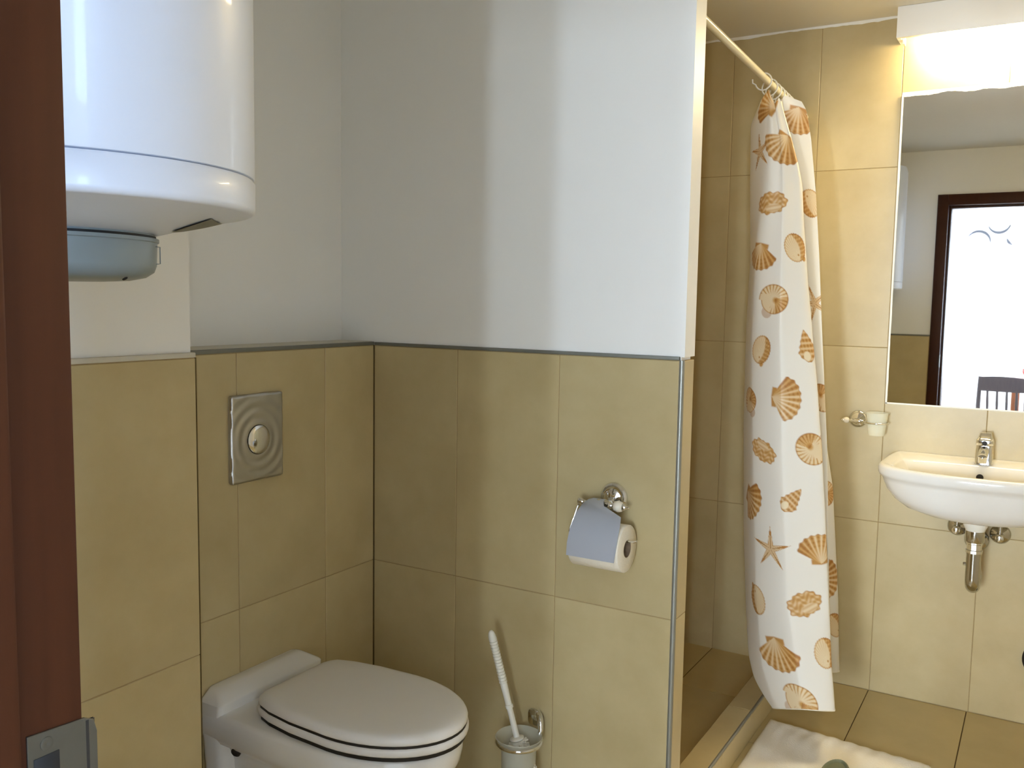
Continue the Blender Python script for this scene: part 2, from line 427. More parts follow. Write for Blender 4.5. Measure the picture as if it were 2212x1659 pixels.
for ya, yb in ((YD+0.0005, YD+0.015), (YD0-0.013, YD0-0.0005)):
    build('casing', G().box(-0.6385, OX0+0.011, ya, yb, 0, 2.020), M['door_wood'], fr, bevel=0.0025)
    build('casing', G().box(OX1-0.011, OX1+0.048, ya, yb, 0, 2.020), M['door_wood'], fr, bevel=0.0025)
    build('casing', G().box(OX0+0.0112, OX1-0.0112, ya, yb, 1.957, 2.020), M['door_wood'], fr, bevel=0.0025)
# strike plate on the left jamb
pts = [(0.3375,1.0443),(0.3800,1.0410),(0.3868,1.0375),(0.3893,1.028),(0.3893,0.985),(0.386,0.972),(0.3800,0.962),(0.3375,0.960)]
g = G(); g.loft([[(XJ-0.0005,y,z) for y,z in pts], [(XJ+0.0016,y,z) for y,z in pts]])
sp = build('strike_plate', g, M['zinc'], fr, smooth=0, bevel=0.0003, seg=1)
build('bolt_slot', G().box(XJ+0.0012, XJ+0.0020, 0.3415, 0.3600, 0.975, 1.0265), M['black'], sp, bevel=0.0003)
build('screw', G().lathe([(0.0048,0),(0.0046,0.0005),(0.003,0.0008),(0.0008,0.0002)], (XJ+0.0016,0.3510,1.0345), (1,0,0), 20), M['zinc'], sp)
lip = []
for i in range(9):
    a = i/8*math.pi/2
    lip.append((XJ+0.0018-0.006*(1-math.cos(a)), 0.3770+0.010*math.sin(a)+0.0035))
g = G(); g.loft([[(x,y,1.0388-0.0035*(k/8)**2) for k,(x,y) in enumerate(lip)]+[(x-0.0016,y,1.0388-0.0035*(k/8)**2) for k,(x,y) in reversed(list(enumerate(lip)))],
                 [(x,y,0.968) for x,y in lip]+[(x-0.0016,y,0.968) for x,y in reversed(lip)]])
build('latch_lip', g, M['rubber_and_shade'], sp)
# ------------------------------------------------------------------ setting: living room seen in the mirror
wall('floor_room', -2.6, 4.1, -5.0, YD0, -0.12, 0.0, M['room_floor'])
wall('ceiling_room', -2.6, 4.1, -5.0, YD0, 2.25, 2.35, M['room_paint'])
wr = wall('wall_room_far', -2.6, -1.05, -5.0, -4.9, 0, 2.25, M['room_paint'])
wall('pier', 1.67, 4.1, -5.0, -4.9, 0, 2.25, M['room_paint'], wr)
wall('pier', 0.98, 1.44, -5.0, -4.9, 0, 2.25, M['room_paint'], wr)
wall('lintel', -1.05, 0.98, -5.0, -4.9, 2.10, 2.25, M['room_paint'], wr)
wall('lintel', 1.44, 1.67, -5.0, -4.9, 2.10, 2.25, M['room_paint'], wr)
wall('sill_wall', -1.05, 0.98, -5.0, -4.9, 0, 0.60, M['room_paint'], wr)
wall('sill_wall', 1.44, 1.67, -5.0, -4.9, 0, 0.30, M['room_paint'], wr)
wall('wall_room_left', -2.7, -2.6, -5.0, YD0, 0, 2.25, M['room_paint'])
ws = wall('wall_room_right', 4.1, 4.2, -5.0, -1.60, 0, 2.25, M['room_paint'])
wall('pier', 4.1, 4.2, -0.70, YD0, 0, 2.25, M['room_paint'], ws)
wall('sill_wall', 4.1, 4.2, -1.60, -0.70, 0, 0.70, M['room_paint'], ws)
wall('lintel', 4.1, 4.2, -1.60, -0.70, 2.20, 2.25, M['room_paint'], ws)
wall('wall_room_near', -2.6, -1.43, YD0, YD0+0.1, 0, 2.25, M['room_paint'])
wall('wall_room_near_right', XR+0.02, 4.1, YD0, YD0+0.1, 0, 2.25, M['room_paint'])
def window(nm, axis, c, u0, u1, z0, z1, mid=None):
    def R(a, b, za, zb, d=0.02): return (a, b, c-d, c+d, za, zb) if axis == 'y' else (c-d, c+d, a, b, za, zb)
    w = thing(nm, ((u0+u1)/2, c, z0) if axis == 'y' else (c, (u0+u1)/2, z0), None, None, kind='structure')
    t = 0.05 if u1-u0 > 0.4 else 0.025
    rects = [R(u0,u1,z0,z0+t), R(u0,u1,z1-t,z1), R(u0,u0+t,z0+t,z1-t), R(u1-t,u1,z0+t,z1-t)]
    if mid: rects.append(R(mid-t/2,mid+t/2,z0+t,z1-t))
    for r in rects: build('window_frame', G().box(*r), M['plastic'], w, bevel=0.003)
    build('pane', G().box(*R(u0+t,u1-t,z0+t,z1-t,0.003)), M['window_sky'], w, smooth=0)
window('window_1', 'y', -4.95, -1.05, 0.98, 0.60, 2.10, 0.0)
window('window_2', 'y', -4.95, 1.44, 1.67, 0.30, 2.10)
window('window_added', 'x', 4.15, -1.60, -0.70, 0.70, 2.20)  # unseen window, added around the heater's side light

# ------------------------------------------------------------------ water heater
HX, HY = -1.04, 0.647
def circ(r, z, n=64): return [(HX+r*math.cos(2*math.pi*i/n), HY+r*math.sin(2*math.pi*i/n), z) for i in range(n)]
def ell(rx, ry, z, n=96): return [(HX+rx*math.cos(2*math.pi*i/n), HY+ry*math.sin(2*math.pi*i/n), z) for i in range(n)]
h = thing('water_heater', (HX, HY, 1.365), 'white enamelled electric water heater hung high on the wall', 'water heater')
RX, RY = 0.260, 0.235
g = G(); g.loft([ell(RX-0.004,RY-0.004,1.4815), ell(RX-0.001,RY-0.001,1.4825), ell(RX,RY,1.485), ell(RX,RY,2.130), ell(RX-0.010,RY-0.010,2.160), ell(RX-0.05,RY-0.05,2.172)])
build('tank', g, M['enamel'], h, smooth=40)
g = G(); rr = []
for i in range(7):
    a = i/6*math.pi/2; rr.append(ell(RX-0.008*(1-math.sin(a)), RY-0.008*(1-math.sin(a)), 1.4395+0.008*(1-math.cos(a))))
g.loft([circ(0.119,1.4140,96), circ(0.131,1.4150,96), ell(0.185,0.172,1.4270), ell(0.225,0.205,1.4345)]+rr+[ell(RX+0.0005,RY+0.0005,1.4770), ell(RX-0.002,RY-0.002,1.4805)])
lc = build('lower_cover', g, M['enamel'], h, smooth=50)
def cone_z(x, y):
    q = math.hypot((x-HX)/0.252, (y-HY)/0.227); return 1.4150+(q-0.54)/0.46*0.0245-0.0006
A4 = [(-0.925,0.742),(-0.848,0.738),(-0.898,0.798),(-0.972,0.812)]
top = []; nl = 8
for j in range(nl+1):
    for i in range(nl+1):
        u, v = i/nl, j/nl
        x = (1-u)*(1-v)*A4[0][0]+u*(1-v)*A4[1][0]+u*v*A4[2][0]+(1-u)*v*A4[3][0]; y = (1-u)*(1-v)*A4[0][1]+u*(1-v)*A4[1][1]+u*v*A4[2][1]+(1-u)*v*A4[3][1]
        top.append((x, y, cone_z(x,y)-0.0006))
g = G(); g.add(top, [(j*(nl+1)+i, j*(nl+1)+i+1, (j+1)*(nl+1)+i+1, (j+1)*(nl+1)+i) for j in range(nl) for i in range(nl)])
build('rating_label', g, M['label_grey'], h, smooth=0)
build('neck', G().loft([circ(0.1270,1.4120), circ(0.1270,1.4152)]), M['heater_cap'], h)
build('cap_gap', G().loft([circ(0.1290,1.4100), circ(0.1290,1.4126)]), M['black'], h)
g = G(); g.loft([circ(0.070,1.3570), circ(0.098,1.3585), circ(0.1165,1.3625), circ(0.1262,1.3690), circ(0.1292,1.3770), circ(0.1305,1.4045), circ(0.1325,1.4055), circ(0.1325,1.4095), circ(0.120,1.4100)])
hc = build('plastic_cap', g, M['heater_cap'], h, smooth=40, label='grey plastic cover under the tank')
g = G(); g.lathe([(0.0035,0),(0.003,0.0010),(0.0005,0.0012)], (HX+0.108, HY+0.035, 1.3605), (0.5,0.2,-0.84), 12)
build('screw_hole', g, M['black'], hc)
a = math.radians(40)
g = G(); px, py = HX+0.131*math.cos(a), HY+0.131*math.sin(a)
cl = [(px,py,1.400),(px+0.004*math.cos(a),py+0.006*math.sin(a),1.3995),(px+0.004*math.cos(a),py+0.006*math.sin(a),1.3795),(px,py,1.379)]
build('clip', G().tube(cl, 0.0008, 6), M['heater_cap'], hc)
for zz in (1.60, 2.00):
    build('wall_bracket', G().box(XD-0.009, HX-RX+0.02, HY-0.12, HY+0.12, zz, zz+0.03), M['satin'], h, bevel=0.002)

# ------------------------------------------------------------------ flush plate
fp = thing('flush_plate', (XL, 1.475, 0.917), 'satin steel flush plate with rippled rings above the toilet', 'flush plate')
y0, y1, z0, z1 = 1.3960, 1.5540, 0.9170, 1.1180
cy, cz = 1.475, 1.0125
ny, nz = 70, 90
g = G(); front = []; H0 = XL+0.0115
for j in range(nz+1):
    for i in range(ny+1):
        y = y0+(y1-y0)*i/ny; z = z0+(z1-z0)*j/nz
        d = math.hypot(y-cy, z-cz); dx = 0.0
        if d > 0.034: dx = 0.0008*math.cos((d-0.038)/0.0245*2*math.pi)*math.exp(-((d-0.034)/0.085)**2)
        e = min(y-y0, y1-y, z-z0, z1-z)
        dx -= 0.004*max(0, 1-e/0.005)**2
        # rounded corners
        ky = max(0, 0.008-min(y-y0, y1-y)); kz = max(0, 0.008-min(z-z0, z1-z))
        if ky*ky+kz*kz > 0.008**2:
            s_ = 0.008/math.hypot(ky,kz); y += (ky-ky*s_)*(1 if y < cy else -1); z += (kz-kz*s_)*(1 if z < cz else -1)
        front.append((H0+dx, y, z))
fs = [(j*(ny+1)+i, j*(ny+1)+i+1, (j+1)*(ny+1)+i+1, (j+1)*(ny+1)+i) for j in range(nz) for i in range(ny)]
g.add(front, fs)
border = [i for i in range(ny+1)] + [j*(ny+1)+ny for j in range(1,nz+1)] + [nz*(ny+1)+i for i in range(ny-1,-1,-1)] + [j*(ny+1) for j in range(nz-1,0,-1)]
nb = len(border); base = len(g.v)
g.v += [(XL+0.0002, front[k][1], front[k][2]) for k in border]
g.f += [(border[i], base+i, base+(i+1)%nb, border[(i+1)%nb]) for i in range(nb)]
build('plate', g, M['satin'], fp, smooth=40)
build('button_gap', G().lathe([(0.0345,0),(0.0345,0.0022)], (XL+0.0102,cy,cz), (1,0,0), 40), M['black'], fp)
build('button', G().lathe([(0.0332,0),(0.0332,0.003),(0.031,0.0046),(0.024,0.0062),(0.015,0.0073),(0.007,0.0078),(0.001,0.0080)], (XL+0.0104,cy,cz), (1,0,0), 48), M['chrome'], fp, smooth=50)

# ------------------------------------------------------------------ toilet
TY = 1.462
def dring(xb, xm, xf, hwb, hw, z, n=22, nb=6):
    """plan outline: straight-ish flanks from the back, elliptical front"""
    out = []
    for i in range(nb):
        t = i/nb; out.append((xb+(xm-xb)*t, TY-(hwb+(hw-hwb)*math.sin(t*math.pi/2)), z))
    for i in range(n+1):
        a = -math.pi/2+math.pi*i/n; out.append((xm+(xf-xm)*math.cos(a), TY+hw*math.sin(a), z))
    for i in range(nb-1,-1,-1):
        t = i/nb; out.append((xb+(xm-xb)*t, TY+(hwb+(hw-hwb)*math.sin(t*math.pi/2)), z))
    return out
wc = thing('toilet', (XL, TY, 0.07), 'white wall hung toilet bowl with closed lid below the flush plate', 'toilet')
xb = XL+0.0005
g = G(); g.loft([dring(xb,-1.45,-1.33,0.075,0.085,0.085), dring(xb,-1.42,-1.27,0.095,0.105,0.075+0.02), dring(xb,-1.35,-1.19,0.105,0.118,0.16), dring(xb,-1.31,-1.11,0.108,0.128,0.245),
                 dring(xb,-1.28,-1.055,0.112,0.138,0.320), dring(xb,-1.26,-1.022,0.128,0.150,0.352), dring(xb,-1.25,-1.004,0.152,0.161,0.366), dring(xb,-1.245,-0.996,0.160,0.166,0.382), dring(xb,-1.245,-0.990,0.163,0.168,0.410),
                 dring(xb,-1.245,-0.992,0.162,0.167,0.424), dring(xb+0.002,-1.245,-0.998,0.157,0.162,0.4315), dring(xb+0.005,-1.245,-1.006,0.150,0.155,0.4340)])
bowl = build('bowl', g, M['ceramic'], wc, smooth=60)
g = G()
def br(x1, ya, yb, z, r): return rrect(XL+0.0004, x1, ya, yb, r, z, 5)
g.loft([br(XL+0.050,1.345,1.579,0.075,0.020), br(XL+0.060,1.322,1.602,0.12,0.022), br(XL+0.066,1.309,1.615,0.26,0.022), br(XL+0.068,1.303,1.621,0.36,0.020), br(XL+0.070,1.300,1.624,0.430,0.014), br(XL+0.070,1.301,1.623,0.4520,0.012), br(XL+0.0675,1.306,1.618,0.4570,0.012), br(XL+0.030,1.326,1.598,0.4720,0.012), br(XL+0.022,1.332,1.592,0.4735,0.010)])
build('back_block', g, M['ceramic'], wc, smooth=42)
def lring(s, z):
    """seat and lid outline, grown by s"""
    xb_, xm, xf = -1.430-s, -1.195, -0.980+s
    out = []; n = 26
    for i in range(n+1):
        a = -math.pi/2+math.pi*i/n; out.append((xm+(xf-xm)*math.cos(a), TY+(0.155+s)*math.sin(a), z))
    back = [(-1.30,0.1500),(-1.37,0.1390),(-1.408,0.126),(-1.424,0.113),(-1.4300,0.095),(-1.4300,0.05)]
    up = [(x-s if x < -1.42 else x, w+s) for x, w in back]
    out += [(x, TY+w, z) for x, w in up] + [(x, TY-w, z) for x, w in reversed(up)]
    return out
def lscale(k, z): return [(-1.205+(x+1.205)*k, TY+(y-TY)*k, z) for x, y, _ in lring(-0.002, z)]
g = G(); g.loft([lring(-0.006,0.4425), lring(-0.001,0.4432), lring(0.0020,0.4460), lring(0.0030,0.4505), lring(0.0028,0.4560), lring(0.0010,0.4598), lring(-0.003,0.4612), lring(-0.012,0.4615)])
build('seat', g, M['lid'], wc, smooth=60)
g = G(); g.loft([lring(-0.006,0.4655), lring(-0.0015,0.4660), lring(0.0005,0.4690), lring(0.0005,0.4745), lring(-0.0015,0.4792), lring(-0.005,0.4828), lscale(0.950,0.4854), lscale(0.88,0.4866), lscale(0.70,0.4876), lscale(0.30,0.4880)])
build('lid', g, M['lid'], wc, smooth=60)
build('seat_gap_shade', G().loft([lring(-0.0030,0.4342), lring(-0.0030,0.4440)]), M['rubber_and_shade'], wc)  # dark ring painted in place of the shade between seat and bowl
build('lid_gap_shade', G().loft([lring(-0.0012,0.4602), lring(-0.0012,0.4668)]), M['rubber_and_shade'], wc)  # dark ring painted in place of the shade under the lid
for s_ in (-1, 1):
    build('hinge', G().lathe([(0.011,-0.02),(0.011,0.02)], (-1.435, TY+s_*0.075, 0.449), (0,1,0), 16), M['lid'], wc)
build('bolt_cap', G().lathe([(0.011,0),(0.011,0.004),(0.006,0.008)], (-1.455, TY-0.150, 0.360), (0.3,-1,-0.3), 16), M['rubber_and_shade'], wc)

# ------------------------------------------------------------------ toilet paper holder and roll
tx, ty, tz = -0.845, YP, 0.890
th = thing('toilet_paper_holder', (tx, ty, tz-0.034), 'chrome toilet paper holder with cover flap and ceramic knob', 'paper holder')
build('rosette', G().lathe([(0.0335,0.0003),(0.0345,0.004),(0.033,0.008),(0.0285,0.0115),(0.0255,0.0100),(0.018,0.013),(0.010,0.018),(0.001,0.0185)], (tx,ty,tz), (0,-1,0), 48), M['chrome'], th, smooth=50)
build('stem', G().lathe([(0.010,0.010),(0.007,0.02),(0.0075,0.04),(0.0105,0.046),(0.0085,0.055),(0.001,0.058)], (tx,ty,tz-0.003), (0,-1,-0.12), 24), M['chrome'], th)
yb_ = ty-0.052; zb_ = tz-0.009
build('cross_bar', G().lathe([(0.0055,-0.055),(0.0055,-0.028),(0.0105,-0.022),(0.0120,-0.014),(0.0085,-0.008),(0.0110,0),(0.0085,0.008),(0.0105,0.012),(0.0065,0.017),(0.0060,0.022)], (tx,yb_,zb_), (1,0,0), 24), M['chrome'], th, smooth=60)
build('ceramic_knob', G().lathe([(0.006,0.021),(0.0115,0.025),(0.0135,0.033),(0.0115,0.041),(0.007,0.0445)], (tx,yb_,zb_), (1,0,0), 24), M['ceramic_ball'], th, smooth=60)
build('knob_tip', G().lathe([(0.0085,0.0435),(0.0095,0.046),(0.005,0.052),(0.0025,0.058),(0.0010,0.0605)], (tx,yb_,zb_), (1,0,0), 20), M['chrome'], th, smooth=60)
build('end_cap', G().lathe([(0.001,-0.070),(0.008,-0.068),(0.010,-0.062),(0.0065,-0.054)], (tx,yb_,zb_), (1,0,0), 20), M['chrome'], th, smooth=60)
# cover flap, bent over the roll; notched beside the stem
RC = (1.836, 0.7960); RR = 0.0535
prof = [(1.853, 0.892), (1.842,0.8905),(1.827,0.883),(1.810,0.867),(1.796,0.846),(1.786,0.823),(1.7805,0.800),(1.7775,0.772)]
xa = [-0.876,-0.883,-0.890,-0.896,-0.900,-0.903,-0.905,-0.905]
xz = [-0.846,-0.846,-0.838,-0.788,-0.784,-0.784,-0.785,-0.788]
g = G()
ringsA = [[(a,y,z),(b,y,z),(b,y+0.0012,z+0.0004),(a,y+0.0012,z+0.0004)] for (y,z),a,b in zip(prof,xa,xz)]
g.loft(ringsA)
build('cover_flap', g, M['cover_steel'], th, smooth=50)
bar = [(-0.907,yb_,zb_),(-0.914,yb_,zb_-0.012),(-0.9265,RC[0]+0.002,0.818),(-0.9265,RC[0],RC[1]+0.014),(-0.920,RC[0],RC[1]+0.0125),(-0.768,RC[0],RC[1]+0.0125),(-0.760,RC[0],RC[1]+0.016)]
build('roll_bar', G().tube(bar, 0.0026, 10), M['chrome'], th)
tr = thing('toilet_paper_roll', (-0.855, RC[0], RC[1]-RR), 'white toilet paper roll hanging under the chrome cover flap', 'toilet paper')
n = 64; rings = []
for x, r in ((-0.905,0.0195),(-0.905,RR-0.001),(-0.904,RR),(-0.783,RR),(-0.782,RR-0.001),(-0.782,0.0195)):
    rings.append([(x, RC[0]+r*math.cos(2*math.pi*i/n), RC[1]-0.0045+r*math.sin(2*math.pi*i/n)) for i in range(n)])
g = G(); g.loft(rings, False, False)
build('paper', g, M['paper'], tr, smooth=50)
rings = [[(x, RC[0]+r*math.cos(2*math.pi*i/n), RC[1]-0.0045+r*math.sin(2*math.pi*i/n)) for i in range(n)] for x, r in ((-0.9055,0.0180),(-0.9055,0.0197),(-0.7815,0.0197),(-0.7815,0.0180),(-0.9055,0.0180))]
g = G(); g.loft(rings, False, False)
build('core', g, M['cardboard'], tr, smooth=50)

# ------------------------------------------------------------------ toilet brush in its wall cup
bx, by, bz = -1.044, 1.822, 0.292
bh = thing('toilet_brush_holder', (bx, YP, 0.12), 'chrome wall bracket with frosted glass toilet brush cup', 'brush holder')
pl = [(-1.047,0),( -1.047,0)]
ring = [(bx-0.005+0.019*math.cos(2*math.pi*i/28)*(1), 0, 0.318+0.019*math.sin(2*math.pi*i/28)) for i in range(28)]
def plate_ring(y, s): return [(-1.046+0.016*s*math.copysign(abs(math.cos(t))**0.6, math.cos(t)), y, 0.306+0.021*s*math.copysign(abs(math.sin(t))**0.6, math.sin(t))) for t in [2*math.pi*i/32 for i in range(32)]]
g = G(); g.loft([plate_ring(YP-0.0003,1), plate_ring(YP-0.006,1), plate_ring(YP-0.008,0.88)])
build('wall_plate', g, M['chrome'], bh, smooth=45)
arm = [(-1.031,YP-0.006,0.318),(-1.024,YP-0.014,0.318),(-1.018,YP-0.022,0.314),(-1.014,YP-0.026,0.302),(-1.0125,YP-0.028,0.290),(-1.0140,YP-0.034,0.281)]
build('arm', G().tube(arm, [0.008,0.008,0.0078,0.0075,0.007,0.006], 14), M['chrome'], bh, smooth=60)
rp = [(bx+0.0520*math.cos(math.radians(t)), by+0.0520*math.sin(math.radians(t)), 0.277) for t in range(50,-221,-6)]
rp = [(bx+0.0520*math.cos(math.radians(t)), by+0.0520*math.sin(math.radians(t)), 0.277) for t in range(60,-190,-6)]
build('support_ring', G().tube(rp, [0.0058]*(len(rp)-6)+[0.0055,0.005,0.0043,0.0035,0.0025,0.0012], 12), M['chrome'], bh, smooth=60)
n = 48
def cr(r, z): return [(bx+r*math.cos(2*math.pi*i/n), by+r*math.sin(2*math.pi*i/n), z) for i in range(n)]
g = G(); g.loft([cr(0.030,0.121), cr(0.036,0.123), cr(0.040,0.14), cr(0.0415,0.20), cr(0.0425,0.262), cr(0.048,0.277), cr(0.0575,0.2895), cr(0.0560,0.2915), cr(0.046,0.281), cr(0.0390,0.264), cr(0.038,0.20), cr(0.036,0.135), cr(0.01,0.130)], True, True)
build('glass_cup', g, M['smoke_glass'], bh, smooth=50)
tb = thing('toilet_brush', (bx, by, 0.15), 'white plastic toilet brush with ribbed grip leaning in its cup', 'toilet brush')
A = Vector((bx+0.001, by, 0.262)); B = Vector((-1.1215, by-0.012, 0.5415)); ax = (B-A).normalized(); Ln = (B-A).length
prof = [(0.0175,0.020),(0.0175,0.024),(0.0075,0.027),(0.0072,0.098),(0.0098,0.0985),(0.0098,0.106),(0.0080,0.1065),(0.0088,0.158)]
k = 14
for i in range(k):
    a = 0.160+i*(0.104/k); prof += [(0.0078,a),(0.0098,a+0.0012),(0.0099,a+0.0058),(0.0078,a+0.0068)]
prof += [(0.0098,0.2648),(0.0100,0.270),(0.0092,0.279),(0.0070,Ln-0.004),(0.0035,Ln),(0.0005,Ln+0.0008)]
build('handle', G().lathe(prof, A, ax, 24), M['plastic'], tb, smooth=40)
g = G(); r_ = random.Random(3)
for i in range(260):
    t = r_.uniform(-0.085, 0.012); an = r_.uniform(0, 2*math.pi)
    q = ax.to_track_quat('Z','Y'); c = A+ax*t; d = q @ Vector((math.cos(an), math.sin(an), r_.uniform(-.2,.25)))
    L_ = 0.030 if t < -0.01 else 0.026
    p0 = c+d*0.004; p1 = c+d*L_
    g.tube([p0, p0.lerp(p1,0.5), p1], [0.0028,0.0034,0.0026], 5)
bo = build('bristles', g, M['plastic'], tb, smooth=60, kind='stuff')
build('core', G().lathe([(0.006,-0.095),(0.012,-0.085),(0.015,-0.02),(0.0165,0.0),(0.0165,0.018)], A, ax, 16), M['plastic'], tb)

# ------------------------------------------------------------------ mirror and lamp over the basin
MX0, MX1, MZ0, MZ1 = -0.4600, 0.150, 1.0150, 2.0320
mr = thing('wall_mirror', (-0.155, YB, MZ0), 'frameless rectangular wall mirror with white caulked edges above the basin', 'mirror')
build('glass', G().box(MX0, MX1, YB-0.0045, YB-0.0003, MZ0, MZ1), M['mirror'], mr, smooth=0)
ragged('caulk_line', MX0-0.004, MX1+0.004, MZ1+0.0065, 0.0135, YB-0.0062, 11, M['caulk'], 110, mr)
g = G(); n = 80; w = np.convolve(np.random.default_rng(5).normal(0,1,n+7), np.ones(7)/7, 'same')[:n+1]
for (xo, xi) in ((MX0-0.0050, MX0+0.0012),):
    g.loft([[(xo,YB-0.0058,MZ0-0.004+(MZ1-MZ0+0.004)*i/n),(xi+0.0012*w[i],YB-0.0058,MZ0-0.004+(MZ1-MZ0+0.004)*i/n),(xi,YB-0.0003,MZ0-0.004+(MZ1-MZ0+0.004)*i/n),(xo,YB-0.0003,MZ0-0.004+(MZ1-MZ0+0.004)*i/n)] for i in range(n+1)])
build('caulk_line', g, M['caulk'], mr, smooth=0)
build('caulk_line', G().box(MX0-0.005, MX1+0.004, YB-0.0058, YB-0.0003, MZ0-0.0045, MZ0+0.0010), M['caulk'], mr, bevel=0.001)

LX0, LX1 = -0.478, 0.168
vl = thing('vanity_light', (-0.155, YB, 2.13), 'white pelmet box under the ceiling with glowing warm tube lamp', 'wall lamp')
build('front_board', G().box(LX0, LX1, YB-0.100, YB-0.084, 2.1915, ZC-0.0005), M['paint'], vl, bevel=0.001)
g = G(); g.loft([[(LX0,YB-0.083,ZC-0.001),(LX0,YB-0.0005,ZC-0.001),(LX0,YB-0.0005,2.194),(LX0,YB-0.083,2.1920)],[(LX0+0.012,YB-0.083,ZC-0.001),(LX0+0.012,YB-0.0005,ZC-0.001),(LX0+0.012,YB-0.0005,2.194),(LX0+0.012,YB-0.083,2.1920)]])
build('end_board', g, M['paint'], vl, smooth=0)
build('end_board', G().box(LX1-0.012, LX1, YB-0.083, YB-0.0005, 2.193, ZC-0.001), M['paint'], vl, smooth=0)
build('corner_bracket', G().box(LX0+0.014, LX0+0.020, YB-0.060, YB-0.030, 2.180, 2.202), M['plastic'], vl, smooth=0)
build('lamp_base', G().box(-0.41, 0.10, YB-0.060, YB-0.0005, 2.2165, 2.245), M['plastic'], vl, bevel=0.002)
g = G(); rings = []
for t in [i/14 for i in range(15)]:
    e = math.sqrt(max(0.0, 1-(1-t)**2)); rings.append((-0.392+0.075*t, 0.08+0.92*e))
rings += [(0.085-0.075*0, 1.0)] + [(0.082+0.075*t-0.0, 0.08+0.92*math.sqrt(max(0.0,1-t*t))) for t in [i/14 for i in range(1,15)]]
g.loft([[(x, YB-0.0470-0.032*k*math.cos(2*math.pi*i/32), 2.1880+0.0280*k*math.sin(2*math.pi*i/32)) for i in range(32)] for x, k in rings])
build('opal_diffuser', g, M['lamp'], vl, smooth=60)

# ------------------------------------------------------------------ washbasin
SX = -0.155
def bring(w, yf, yb, z, k=0.62, tilt=0.036, e=0.80):
    """basin outline: flat at the wall, tapering flanks, broad curved front"""
    out = []; n = 40
    ym = yb-(yb-yf)*k
    for i in range(n+1):
        a = math.pi*i/n; c, s_ = math.cos(a), math.sin(a)
        x = SX+w*math.copysign(abs(c)**e, c); y = ym-(ym-yf)*abs(s_)**0.9
        out.append((x, y))
    xl = SX-w; xr = SX+w
    for t in (0.5, 0.85, 1.0): out.append((xl+0.022*t*t*(w/0.29), ym+(yb-ym)*t))
    for t in (0.25, 0.5, 0.75): out.append((xl+0.022+(xr-xl-0.044)*t, yb))
    for t in (1.0, 0.85, 0.5): out.append((xr-0.022*t*t*(w/0.29), ym+(yb-ym)*t))
    return [(x, y, z+tilt*(y-2.93)) for x, y in out]
YW = YB-0.0006
wbn = thing('washbasin', (SX, YB, 0.668), 'white ceramic wall mounted washbasin with rounded front below the mirror', 'washbasin')
g = G(); g.loft([bring(0.045,3.040,3.120,0.6865,0.5,0), bring(0.085,3.010,YW-0.10,0.6885,0.55,0), bring(0.150,2.990,YW-0.05,0.696,0.6,0.0), bring(0.205,2.972,YW-0.02,0.712,0.62,0.0), bring(0.240,2.958,YW,0.736,0.62,0.0), bring(0.262,2.949,YW,0.765,0.62,0.0), bring(0.273,2.943,YW,0.790,0.62,0.01),
                 bring(0.277,2.940,YW,0.8005,0.62,0.02), bring(0.284,2.932,YW,0.8060,0.62), bring(0.2885,2.928,YW,0.8150,0.62), bring(0.2895,2.927,YW,0.8280,0.62), bring(0.2870,2.929,YW,0.8370,0.62), bring(0.2810,2.934,YW-0.001,0.8415,0.62), bring(0.2720,2.942,YW-0.004,0.8420,0.62),
                 bring(0.2480,2.954,3.168,0.8385,0.55), bring(0.2400,2.960,3.160,0.8320,0.52), bring(0.2250,2.972,3.150,0.800,0.52,0.01), bring(0.195,2.995,3.135,0.760,0.52,0), bring(0.13,3.02,3.12,0.738,0.5,0), bring(0.03,3.055,3.09,0.733,0.5,0)])
bas = build('basin', g, M['ceramic'], wbn, smooth=62)
build('overflow_hole', G().lathe([(0.0001,0.0034),(0.0105,0.0034),(0.0105,-0.001)], (-0.1600,3.1545,0.8095), (0,-1,0.28), 24), M['rubber_and_shade'], wbn)
build('drain', G().lathe([(0.022,0),(0.020,0.0025),(0.001,0.003)], (SX,3.072,0.7345), (0,0,1), 24), M['chrome'], wbn)

# faucet
fc = thing('basin_faucet', (-0.1535, 3.190, 0.850), 'chrome single lever mixer faucet on the basin rim', 'faucet')
fx, fy = -0.1535, 3.192
def fr_(hx, hy, z, dy=0.0, r=0.011): return rrect(fx-hx, fx+hx, fy+dy-hy, fy+dy+hy, min(r, hx*0.9, hy*0.9), z, 5)
g = G(); g.loft([fr_(0.0265,0.0240,0.8490), fr_(0.0262,0.0236,0.853), fr_(0.0250,0.0225,0.880), fr_(0.0240,0.0220,0.9000), fr_(0.0235,0.0215,0.9080)])
build('body', g, M['chrome'], fc, smooth=40)
g = G(); g.loft([fr_(0.0245,0.0225,0.9095), fr_(0.0250,0.0230,0.9105), fr_(0.0250,0.0230,0.9245), fr_(0.0240,0.0225,0.9265), fr_(0.0200,0.0185,0.9320,0.004), fr_(0.0170,0.0100,0.9440,0.016,0.006), fr_(0.0160,0.0060,0.9460,0.022,0.005)])
lv = build('lever', g, M['chrome'], fc, smooth=40)
build('badge', G().lathe([(0.0075,0),(0.0072,0.0012),(0.001,0.0014)], (fx,fy-0.0228,0.9170), (0,-1,0.0), 20), M['rubber_and_shade'], lv)
sp_ = [(fx,fy-0.015,0.893),(fx,fy-0.045,0.893),(fx,fy-0.078,0.889),(fx,fy-0.096,0.883)]
build('spout', G().tube(sp_, [0.0150,0.0145,0.0140,0.0132], 20), M['chrome'], fc, smooth=60)
build('aerator', G().lathe([(0.0125,0.004),(0.0125,-0.013),(0.0108,-0.0155),(0.001,-0.0150)], (fx,fy-0.093,0.880), (0,0,1), 24), M['chrome'], fc)

